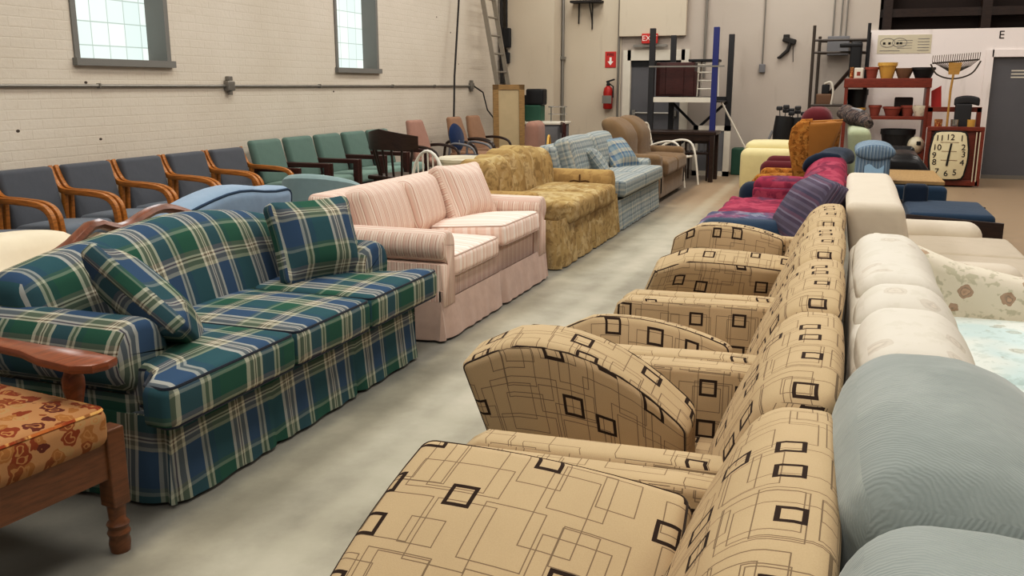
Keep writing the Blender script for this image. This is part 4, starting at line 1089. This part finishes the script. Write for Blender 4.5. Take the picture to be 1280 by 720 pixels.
# mustard brocade wing chair
t = thing('wing_chair','mustard brocade high-backed wing chair beyond the quilted sofa','armchair',(.0,9.75,0),PI)
MB().rbox((.18,0,.68),(.1,.36,.42),.08,(.02,0,.01),(2,6,6),None,lambda p:(p.x-.12*p.z,p.y,p.z)).build('backrest','must',t,60)
for s in (-1,1):
    m = MB(); m.prism([(.2,.45),(.40,.45),(.43,.65),(.48,.92),(.45,1.06),(.38,1.1),(.02,1.12),(.1,.85)],s*.36-.055,s*.36+.055,'y',.04); m.build('wing','mustplain',t,50)
    m = MB(); m.prism([(.32,.42),(.42,.42),(.46,.65),(.51,.9),(.49,1.05),(.43,1.115),(.32,1.12),(.30,.85)],s*.36-.065,s*.36+.065,'y',.035); m.build('wing_front','must',t,50)
    MB().rbox((.5,s*.36,.36),(.32,.08,.24),.07,(0,0,0),(4,2,3)).build('arm','must',t,60)
MB().rbox((.5,0,.44),(.36,.3,.1),.06,(0,0,.04),(4,4,1)).build('seat_cushion','must',t,60)
MB().rbox((.45,0,.22),(.36,.34,.14),.03).build('base','must',t,50)
feet(t,.15,.75,.55,.09)
t = thing('maroon_armchair','maroon velvet armchair behind the mustard wing chair','armchair',(.0,10.95,0),PI)
MB().rbox((.2,0,.75),(.16,.40,.46),.12,(.02,0,.02),(3,6,6),None,lambda p:(p.x+.1,p.y,p.z)).build('backrest','maroon',t,60)
for s in (-1,1): MB().rbox((.5,s*.4,.36),(.36,.1,.28),.09,(0,0,0),(4,3,3)).build('arm','maroon',t,60)
MB().rbox((.5,0,.4),(.35,.32,.12),.06,(0,0,.03)).build('seat','maroon',t,60)
MB().rbox((.45,0,.16),(.36,.4,.12),.03).build('base','maroon',t,60)
t = thing('yellow_armchair','pale yellow armchair at the far end beside the golf bags','armchair',(-.3,12.6,0),PI)
MB().rbox((.2,0,.5),(.14,.42,.28),.08,(0,0,0),(3,6,4),None,lean(.15)).build('backrest','yellow',t,60)
for s in (-1,1): MB().rbox((.55,s*.4,.38),(.4,.12,.29),.1,(0,0,0),(4,3,3)).build('arm','yellow',t,60)
MB().rbox((.55,0,.5),(.36,.32,.24),.07,(0,0,.02)).build('seat','yellow',t,60)
MB().rbox((.5,0,.14),(.4,.44,.12),.03).build('skirt','yellow',t,60)
# golf bags
def golf_bag(label, loc, tilt, m2, h=.95):
    t = thing('golf_bag', label, 'golf bag', loc, 0, 'golf bags'); R_ = Rot(y=tilt)
    MB().lathe([(.12,0),(.13,.05),(.11,.3),(.12,.6),(.14,.8),(.13,h)],n=14,Mx=R_).build('bag','black',t)
    MB().rbox(R_ @ Vector((-.08,-.08,.35)),(.07,.06,.2),.03,Mx=R_).build('pocket',m2,t,60)
    MB().tube([R_ @ Vector(p) for p in smoothpath([(-.1,-.1,.3),(-.2,-.14,.5),(-.14,-.1,.8)],5)],.018,6).build('strap','greym',t)
    for j in range(4):
        a = j*1.6; p = R_ @ Vector((.06*math.cos(a),.06*math.sin(a),h-.05)); q = R_ @ Vector((.09*math.cos(a),.09*math.sin(a),h+.05+.03*j))
        m = MB(); m.tube([p,q],.007,6); m.rbox(q,(.045,.03,.03),.018); m.build('club','darkm',t)
golf_bag('black golf bag standing left beside the yellow armchair',(-.93,14.2,0),.08,'black',1.02)
golf_bag('black golf bag with dark red pocket right of the other one',(-.62,14.3,0),-.05,'maroon',1.0)

# ---------------------------------------------------------------- back of the hall, left: cabinet, mirror, equipment
t = thing('grey_cabinet','grey metal cabinet with white top in the back left corner','cabinet',(-4.72,14.55,0))
MB().rbox((0,0,.42),(.36,.28,.42),.01).build('body','greym',t,40)
MB().rbox((0,0,.86),(.39,.31,.02),.008).build('top','white',t,40)
MB().rbox((-.17,-.29,.42),(.165,.012,.38),.006).build('door','greym',t,40); MB().rbox((.18,-.29,.42),(.165,.012,.38),.006).build('door','greym',t,40)
m = MB()
for x in (.1,.33): m.tube([(x,.1,.88),(x,.1,1.12)],.01)
m.tube([(.05,.1,1.12),(.37,.1,1.12)],.01); m.tube([(.05,.1,1.0),(.37,.1,1.0)],.008); m.build('rail','chrome',t)
t = thing('office_machine','black monitor and printer stack on the grey cabinet','machine',(-4.86,14.5,.88))
MB().rbox((0,0,.14),(.14,.13,.13),.02).build('printer','greenbin',t,50); MB().rbox((.03,0,.4),(.15,.12,.13),.03).build('monitor','black',t,50); MB().rbox((-.16,-.05,.32),(.09,.02,.11),.01).build('panel','darkm',t,50)
MB().tube([(-.2,0,.0),(-.2,0,.22)],.012).tube([(-.1,-.1,0),(-.1,-.1,.25)],.012).build('stand','black',t)
t = thing('framed_panel','tall gold wooden frame with pale panel leaning beside the ladder','frame',(-5.12,14.0,0),.55)
R_ = Rot(x=-.06)
m = MB()
for (a,b) in (((-.26,-.02,.3),(-.17,.02,1.48)),((.17,-.02,.3),(.26,.02,1.48)),((-.26,-.02,1.4),(.26,.02,1.48)),((-.26,-.02,.3),(.26,.02,.38))): m.box(a,b,R_)
m.build('frame','gold',t,0); MB().box((-.18,-.005,.36),(.18,.012,1.42),R_).build('panel','mirror',t,0)
MB().box((-.24,-.12,0),(.24,.06,.3)).build('foot','gold',t,0)
for (lx,ly,mm,lab,rz) in ((-4.25,14.1,'maroonw','small brown wooden chair beside the grey cabinet',.4),):
    t = thing('wooden_chair',lab,'chair',(lx,ly,0),rz)
    MB().rbox((.22,0,.45),(.21,.2,.02),.01).build('seat',mm,t,40)
    MB().rbox((.0,0,.8),(.02,.2,.09),.012).build('back_rail',mm,t,40)
    for (x,y,z) in ((.02,-.17,.86),(.02,.17,.86),(.4,-.17,.44),(.4,.17,.44)): MB().tube([(x,y,0),(x,y,z)],.018,6).build('leg',mm,t)
t = thing('pink_armchair','dusty pink rounded chair back behind the blue plaid sofa','armchair',(-4.25,13.3,0),PI)
MB().rbox((.2,0,.64),(.1,.25,.3),.1,(.02,0,0),(2,4,4)).build('backrest','pinkgrey',t,60); MB().rbox((.4,0,.3),(.3,.26,.14),.06).build('seat','pinkgrey',t,60); feet(t,.2,.6,.4,.18)

# white metal patio chair at end of the left row
t = thing('patio_chair','white tubular metal patio chair at the far end of the left row','chair',(-2.78,13.75,0),-.25)
for s in (-1,1):
    p = smoothpath([(.0,.0),(.06,.45),(.14,.58),(.4,.66),(.58,.62),(.66,.42),(.72,.0)],6)
    MB().tube([(q[0],s*.25,q[1]) for q in p],.016,8).build('arm_frame','whitem',t)
MB().tube([(.05,-.25,.4),(.6,-.25,.42),(.6,.25,.42),(.05,.25,.4)],.014,8,True).build('seat_frame','whitem',t)
for j in range(6): MB().rbox((.1+.09*j,0,.415),(.03,.24,.006),.004).build('seat_slat','whitem',t,40)
bk = [(.05-.12*(z-.4)/.5, y, z) for (y,z) in smoothpath([(-.1,.4),(-.1,.8),(-.07,.9),(.07,.9),(.1,.8),(.1,.4)],4)]
MB().tube(bk,.016,8).build('back_hoop','whitem',t)
for z in (.55,.66,.77): MB().tube([(.05-.12*(z-.4)/.5,-.1,z),(.05-.12*(z-.4)/.5,.1,z)],.018,8).build('back_rung','whitem',t)

# pallet rack with things on it
t = thing('storage_rack','pallet rack with dark posts and one blue post at back wall','rack',(0,0,0))
P = {'fl':(-3.01,14.95),'fr':(-2.0,14.95),'bl':(-2.85,15.95),'br':(-1.88,15.95)}
for kx, mm, hh, lab in (('fl','darkm',2.36,None),('bl','darkm',2.3,None),('fr','bluem',2.36,'blue post'),('br','darkm',2.3,None)):
    x,y = P[kx]; m = MB(); m.rbox((x,y,hh/2),(.045,.04,hh/2),.008); o = m.build('post',mm,t,40)
    if lab: o['label'] = lab
MB().box((-3.0,14.92,1.2),(-2.0,14.98,1.28)).build('front_beam','white',t,0)
MB().box((-2.85,15.93,1.2),(-1.9,15.97,1.28)).build('rear_beam','darkm',t,0)
MB().box((-3.0,14.97,1.2),(-1.9,15.95,1.22)).build('deck','darkm',t,0)
MB().box((-3.05,14.9,1.75),(-1.85,14.93,1.775)).build('cross_bar','steel',t,0)
m = MB(); m.tube([(-2.85,15.9,.3),(-1.9,15.9,1.2)],.025,6); m.tube([(-2.85,15.9,1.2),(-1.9,15.9,.3)],.025,6); m.build('cross_brace','darkm',t)
t = thing('maroon_cabinet','dark maroon wooden cabinet on the storage rack shelf','cabinet',(-2.66,15.35,1.29))
MB().rbox((0,0,.27),(.31,.24,.27),.012).build('body','maroonw',t,40); MB().rbox((.0,-.25,.27),(.145,.012,.24),.006).build('door','maroonw',t,40); MB().rbox((-.2,-.248,.27),(.05,.008,.24),.004).build('panel','maroonw',t,40); MB().rbox((.28,-.02,.2),(.07,.2,.2),.01).build('side','maroonw',t,40)
t = thing('white_chair','white wooden chair with black seat upturned on the storage rack','chair',(-2.17,15.35,1.29))
for (x,y) in ((-.14,-.16),(.16,-.16),(-.14,.16),(.16,.16)): MB().tube([(x,y,0),(x*.9,y*.9,.55)],.018,6).build('leg','whitem',t)
for z in (.12,.25,.38,.5): MB().tube([(-.14,-.16,z),(.16,-.16,z)],.014,6).build('rung','whitem',t)
MB().rbox((-.05,0,.57),(.24,.2,.02),.01).build('seat','black',t,40)
# black dining table + bench + white frame in front of / under rack
t = thing('black_table','black wooden table with chairs pushed under it below the rack','table',(-2.38,14.5,0))
MB().rbox((0,0,.745),(.54,.3,.025),.008).build('top','walnut',t,40)
for (x,y) in ((-.48,-.25),(.48,-.25),(-.48,.25),(.48,.25)): MB().rbox((x,y,.36),(.035,.035,.36),.006).build('leg','walnut',t,40)
MB().box((-.5,-.26,.63),(.5,-.24,.72)).build('apron','walnut',t,0)
def black_chair(label, loc, first=None):
    t = thing('black_chair',label,'chair',loc,0,'black chairs under the table')
    for x in (-.17,.17): MB().tube([(x,-.16,0),(x,-.16,.66)],.018,6).build('rear_leg','walnut',t); MB().tube([(x,.16,0),(x,.16,.42)],.018,6).build('leg','walnut',t)
    MB().rbox((0,0,.43),(.2,.19,.02),.01).build('seat','walnut',t,40); MB().rbox((0,-.16,.62),(.18,.015,.04),.008).build('back_rail','walnut',t,40)
    for j in range(4): MB().tube([(-.11+.073*j,-.16,.44),(-.11+.073*j,-.16,.6)],.009,6).build('spindle','greym',t)
    return t
black_chair('black spindle chair under the left half of the black table',(-2.58,14.55,0))
black_chair('black spindle chair under the right half of the black table',(-2.15,14.55,0))
t = thing('white_window_frame','white wooden window frame standing on floor behind the black table','frame',(-2.05,15.3,0))
m = MB(); m.box((-.3,-.03,0),(-.22,.03,.82)); m.box((.2,-.03,0),(.3,.03,.82)); m.box((-.3,-.03,.74),(.3,.03,.82)); m.box((-.3,-.03,0),(.3,.03,.08)); m.box((.06,-.02,.08),(.09,.02,.74)); m.build('frame','white',t,0)
MB().box((-.22,-.005,.08),(.2,.005,.74)).build('pane','greym',t,0)
m = MB(); m.rbox((-1.55,15.75,.22),(.2,.18,.22),.02); tag(m.build('green_crate','greenbin',None,40),'dark green crate on the floor right of the white frame','crate')
m = MB(); m.tube([(-1.93,15.4,1.2),(-1.35,15.5,.15)],.018,6); tag(m.build('white_stick','white'),'thin pale stick leaning beside the rack right post','stick')

# open metal rack left of the red shelf
t = thing('metal_shelf_frame','open brown metal shelf frame with junk left of the red shelf','rack',(0,0,0))
for (x,y,h) in ((-.57,15.78,2.4),(-.49,16.22,2.25),(.25,15.78,2.42),(.27,16.22,2.3)): MB().tube([(x,y,0),(x,y,h)],.028,6).build('post','darkm' if x > 0 else 'rackm',t)
for z in (1.15,1.98,2.17):
    MB().tube([(-.57,15.78,z),(.25,15.78,z)],.02,6).build('bar','rackm',t); MB().tube([(-.5,16.22,z),(.27,16.22,z)],.02,6).build('bar','rackm',t)
MB().box((-.57,15.78,1.13),(.27,16.22,1.15)).build('shelf','darkm',t,0)
MB().tube([(-.3,16.0,1.3),(.05,15.8,1.75)],.03,6).build('brace','walnut',t)
t = thing('power_box','grey metal electrical box on top of the metal shelf frame','electrical box',(-.2,YB-.14,2.0))
MB().rbox((0,0,.1),(.17,.11,.15),.01).build('box','greym',t,40); 
for x in (-.1,.02,.1): MB().tube([(x,.05,.25),(x,.05,2.7)],.014).build('pipe','steel',t)
m = MB(); m.rbox((.08,15.66,1.86),(.09,.1,.28),.04,seg=(2,2,4)); m.rbox((-.0,15.66,2.08),(.17,.11,.03),.02); tag(m.build('black_bag','black',None,60),'black cloth bundle hanging on the metal shelf frame','bag')
t = thing('machine_part','small dark machine with white hose on the metal shelf frame','machine',(-.36,15.98,1.152))
MB().rbox((0,0,.09),(.12,.1,.09),.02).build('body','potbr',t,50); MB().rbox((.02,0,.25),(.06,.06,.08),.02).build('motor','black',t,50); MB().tube(smoothpath([(.12,-.12,0),(.14,-.12,.2),(.1,-.1,.36),(.0,-.05,.34)],5),.018,8).build('hose','white',t)

# red hutch shelf with pots
t = thing('red_shelf','red stained wooden shelf unit holding flower pots by the partition','shelf',(.56,15.45,0))
for s in (-1,1): MB().rbox((s*.58,0,.76),(.025,.24,.76),.006).build('side_panel','redw',t,40)
MB().rbox((0,0,1.5),(.62,.26,.07),.008).build('top_board','redw',t,40)
for z in (.98,.42): MB().rbox((0,0,z),(.56,.24,.025),.006).build('shelf_board','redw',t,40)
MB().box((-.56,-.23,0),(.56,-.2,.1)).build('plinth','redw',t,0)
SX, SY = .56, 15.38
def pot(label, x, z, r0, r1, h, m, y=SY, grp='pots on the red shelf', cat='pot', rim=True, name='flower_pot'):
    mb = MB(); pr = [(r0,0),(r1,h*.78)]
    if rim: pr += [(r1+.012,h*.78),(r1+.012,h)]
    else: pr += [(r1*1.02,h)]
    pr += [(r1-.012,h),(r0-.006,.02),(0.001,.02)]
    mb.lathe(pr,(0,0,0),18,cap=False); o = mb.build(name,m,None,40,loc=(x,y,z)); tag(o,label,cat,grp); return o
def xat(pxx): return pxx
T = 1.571; S2 = 1.006; S1 = .446
pot('small dark bottle at the left end of the red shelf top',.04,T,.028,.028,.17,'leaf',name='bottle',cat='bottle',rim=False)
t = thing('white_canister','small white canister with dark mark on the red shelf top','canister',(.14,SY,T))
MB().rbox((0,0,.08),(.065,.06,.08),.01).build('body','white',t,40); MB().rbox((0,-.061,.07),(.025,.003,.03),.002).build('mark','terra',t,40)
pot('dark red-brown pot left of the yellow pot on shelf top',.33,T,.07,.09,.17,'terra')
pot('large yellow ceramic pot on the red shelf top',.55,T,.085,.13,.235,'potyel')
pot('brown shallow bowl between yellow pot and black bowl',.79,T,.08,.125,.15,'potbr',rim=False,name='bowl',cat='bowl')
pot('wide black bowl at the right end of the red shelf top',1.06,T,.11,.16,.16,'black',name='bowl',cat='bowl')
pot('yellow basket bowl at the left end of the middle shelf',.14,S2,.1,.14,.12,'potyel',name='basket',cat='basket')
pot('black pot standing behind the yellow basket on middle shelf',.15,S2,.12,.15,.4,'black',y=15.6)
pot('plain terracotta pot left of the middle shelf center',.42,S2,.06,.085,.16,'terra')
pot('wide terracotta pot with dark saucer on the middle shelf',.67,S2,.09,.13,.14,'terra')
pot('terracotta pot right of center on the middle shelf',.89,S2,.07,.095,.16,'terra')
m = MB(); m.rbox((.83,15.55,1.006+.14),(.13,.08,.14),.02); tag(m.build('dark_box','dkbrown',None,40),'dark brown box behind the terracotta pots on middle shelf','box')
pot('white patterned bowl at the right end of the middle shelf',1.07,S2,.08,.13,.16,'floral',y=15.33,name='bowl',cat='bowl',rim=False)
pot('large black round planter on the lower shelf of the red unit',.78,S1,.19,.24,.36,'black',name='planter')
t = thing('white_ball','white ball with black patches on the lower shelf','ball',(1.04,15.25,S1+.13))
MB().lathe([(.001+.13*math.sin(PI*j/12), -.13*math.cos(PI*j/12)) for j in range(13)],n=18).build('ball','creamp',t)
MB().rbox((.03,-.122,.03),(.03,.012,.03),.01).rbox((-.07,-.105,-.04),(.025,.012,.025),.01).build('patch','ink',t,40)

# clock on red cabinet
t = thing('red_cabinet','red wooden cabinet with slatted side under the garden tools','cabinet',(1.52,15.0,0))
MB().rbox((0,.05,.42),(.34,.2,.4),.008).build('body','redw',t,40)
for x in (-.34,.36): MB().rbox((x,-.18,.44),(.03,.02,.42),.006).build('post','redw',t,40)
MB().rbox((.01,-.18,.845),(.38,.03,.03),.006).build('top_rail','redw',t,40); MB().rbox((.01,-.18,.06),(.36,.02,.04),.006).build('bottom_rail','redw',t,40)
for x in (.29,.335): MB().rbox((x,-.2,.44),(.008,.008,.36),.003).build('slat','creamp',t,0)
m = MB(); m.box((-.36,.12,.85),(-.3,.2,1.14)); m.box((.3,.12,.85),(.36,.2,1.14)); m.box((-.36,.12,1.08),(.36,.2,1.15)); m.build('back_rail','redw',t,0)
t = thing('wall_clock','large cream barrel-shaped clock with black numerals propped on the cabinet','clock',(1.46,14.72,.46))
oc = []
for (x,z) in [(.13,.34),(.19,.325),(.215,.28),(.245,.1),(.25,0),(.245,-.1),(.215,-.28),(.19,-.325),(.13,-.34),(0,-.345),(-.13,-.34),(-.19,-.325),(-.215,-.28),(-.245,-.1),(-.25,0),(-.245,.1),(-.215,.28),(-.19,.325),(-.13,.34),(0,.345)]: oc.append((x,z))
MB().prism(oc,0,.04,'y',.008).build('face','clockface',t,30)
MB().prism([(x*1.09,z*1.06) for x,z in oc],.012,.05,'y',.01).build('rim','ink',t,30)
FX = Matrix.Rotation(PI/2,4,'X')
NUM = {'12':(0,.262),'1':(.155,.25),'2':(.185,.12),'3':(.195,0.02),'4':(.185,-.10),'5':(.10,-.245),'6':(-.015,-.262),'7':(-.14,-.235),'8':(-.185,-.10),'9':(-.195,.0),'10':(-.165,.115),'11':(-.14,.25)}
for s_, (x,z) in NUM.items(): text_mesh(s_,.12,'numeral','ink',t,Matrix.Translation((x,-.003,z)) @ FX, ext=.002)
m = MB(); m.box((-.012,-.008,-.02),(.012,-.004,.18),Rot(y=.12)); m.build('hand','ink',t,0)
m = MB(); m.box((-.014,-.011,-.15),(.014,-.008,.02),Rot(y=.1)); m.build('hand','ink',t,0)
MB().box((-.13,-.004,.19),(.12,-.002,.196)).box((-.1,-.004,.06),(.1,-.002,.066)).box((-.1,-.004,-.07),(.12,-.002,-.064)).build('line','potbr',t,0)
# rake and tools
t = thing('garden_rake','wide bamboo-handled fan rake standing tines up behind the clock cabinet','rake',(1.42,14.98,.84))
MB().tube([(.0,.0,.0),(.0,.0,.55),(.02,0,.82)],.016,8).build('handle','bamboo',t)
for j in range(22):
    u = -1+2*j/21; MB().tube([(.02+u*.03,0,.8),(.03+u*.2,0,.9),(.03+u*.31,0,.98+.02*u),(.03+u*.31,-.03,1.07+.02*u)],.005,5).build('tine','rake',t)
MB().tube([(.03-.31,0,.94),(.03+.31,0,.99)],.012,6).build('crossbar','rake',t)
MB().tube(smoothpath([(.03-.33,0,.93),(-.2,0,.78),(.02,0,.72),(.25,0,.79),(.36,0,.97)],6),.012,6).build('brace','rake',t)
MB().prism([(-.05,.78),(.09,.78),(.12,.95),(-.06,.95)],-.01,.01,'y').build('fan_plate','bamboo',t,0)
t = thing('garden_shovel','black plastic shovel leaning upside down right of the rake','shovel',(1.62,15.02,.84))
MB().rbox((.04,0,.42),(.17,.03,.06),.03,(0,0,0),(6,1,2),None,lambda p:(p.x,p.y,p.z-1.2*p.x*p.x)).build('blade','darkm',t,60); MB().tube([(.0,0,0),(.02,0,.4)],.018).build('handle','black',t)
m = MB(); m.rbox((0,0,.18),(.11,.05,.18),.02); m.build('scoop','darkm',t,50)
m = MB(); m.prism([(1.22,1.12),(1.36,1.12),(1.33,1.46),(1.2,1.38)],15.42,15.44,'y'); tag(m.build('red_pennant','signred',None,0),'bright red plastic sheet hanging at right of the shelf','sheet')
m = MB()
for i,(x,r) in enumerate(((-.16,.05),(-.03,.045),(.14,.05))): pass
for i,(x,mm,lab) in enumerate(((1.3,'leaf','small earthy jar at left on the red cabinet top'),(1.52,'chrome','small shiny glass jar in the middle on the red cabinet top'),(1.74,'potyel','small yellow jar at right on the red cabinet top'))):
    pot(lab,x,.825,.05,.055,.15,mm,y=14.97,grp='jars on the red cabinet',cat='jar',rim=False,name='jar')

# ------------------------------------------------------------------ light, world, camera
def area(loc, sx, sy, e, col=(1,.96,.90), rot=(0,0,0)):
    L = bpy.data.lights.new('ceiling_or_window_light','AREA'); L.shape = 'RECTANGLE'; L.size = sx; L.size_y = sy; L.energy = e; L.color = col
    o = bpy.data.objects.new('ceiling_or_window_light', L); o.location = loc; o.rotation_euler = rot; COL.objects.link(o)
for y in (-1.0, 3.0, 7.0, 11.0, 14.5):
    e = {-1.0:140,3.0:160,7.0:150,11.0:170,14.5:130}[y]
    e *= .56; area((-.6,y,4.7),1.2,2.2,e); area((-3.9,y,4.7),1.2,2.2,e*(.3 if y < 0 else .8)); area((3.2,y,4.7),1.2,2.2,e*.6)
for (a,b) in W: area((XL+.03,(a+b)/2,2.6),1.6,1.0,18,(.9,.97,1.0),(0,-PI/2,0))  # area lamps added just inside the windows to stand for their daylight
wd_ = bpy.data.worlds.new('World'); SC.world = wd_; wd_.use_nodes = True
wd_.node_tree.nodes['Background'].inputs[0].default_value = (1,.95,.88,1); wd_.node_tree.nodes['Background'].inputs[1].default_value = .12
cam = bpy.data.cameras.new('Camera'); cam.sensor_width = 36; cam.lens = 36*1130/1280; cam.clip_start = .05
co_ = bpy.data.objects.new('Camera', cam); COL.objects.link(co_)
yaw = math.atan2(420, math.hypot(1130,252)); pit = math.atan2(252,1130)
co_.location = (0,0,1.45); co_.rotation_euler = (PI/2-pit, 0, yaw)
SC.camera = co_
SC.view_settings.view_transform = 'Standard'; SC.view_settings.look = 'None'; SC.view_settings.exposure = .05
SC.view_settings.use_curve_mapping = True
cm = SC.view_settings.curve_mapping; cv = cm.curves[3]
cv.points.new(.10,.075); cv.points.new(.5,.51); cv.points.new(.8,.825); cm.update()
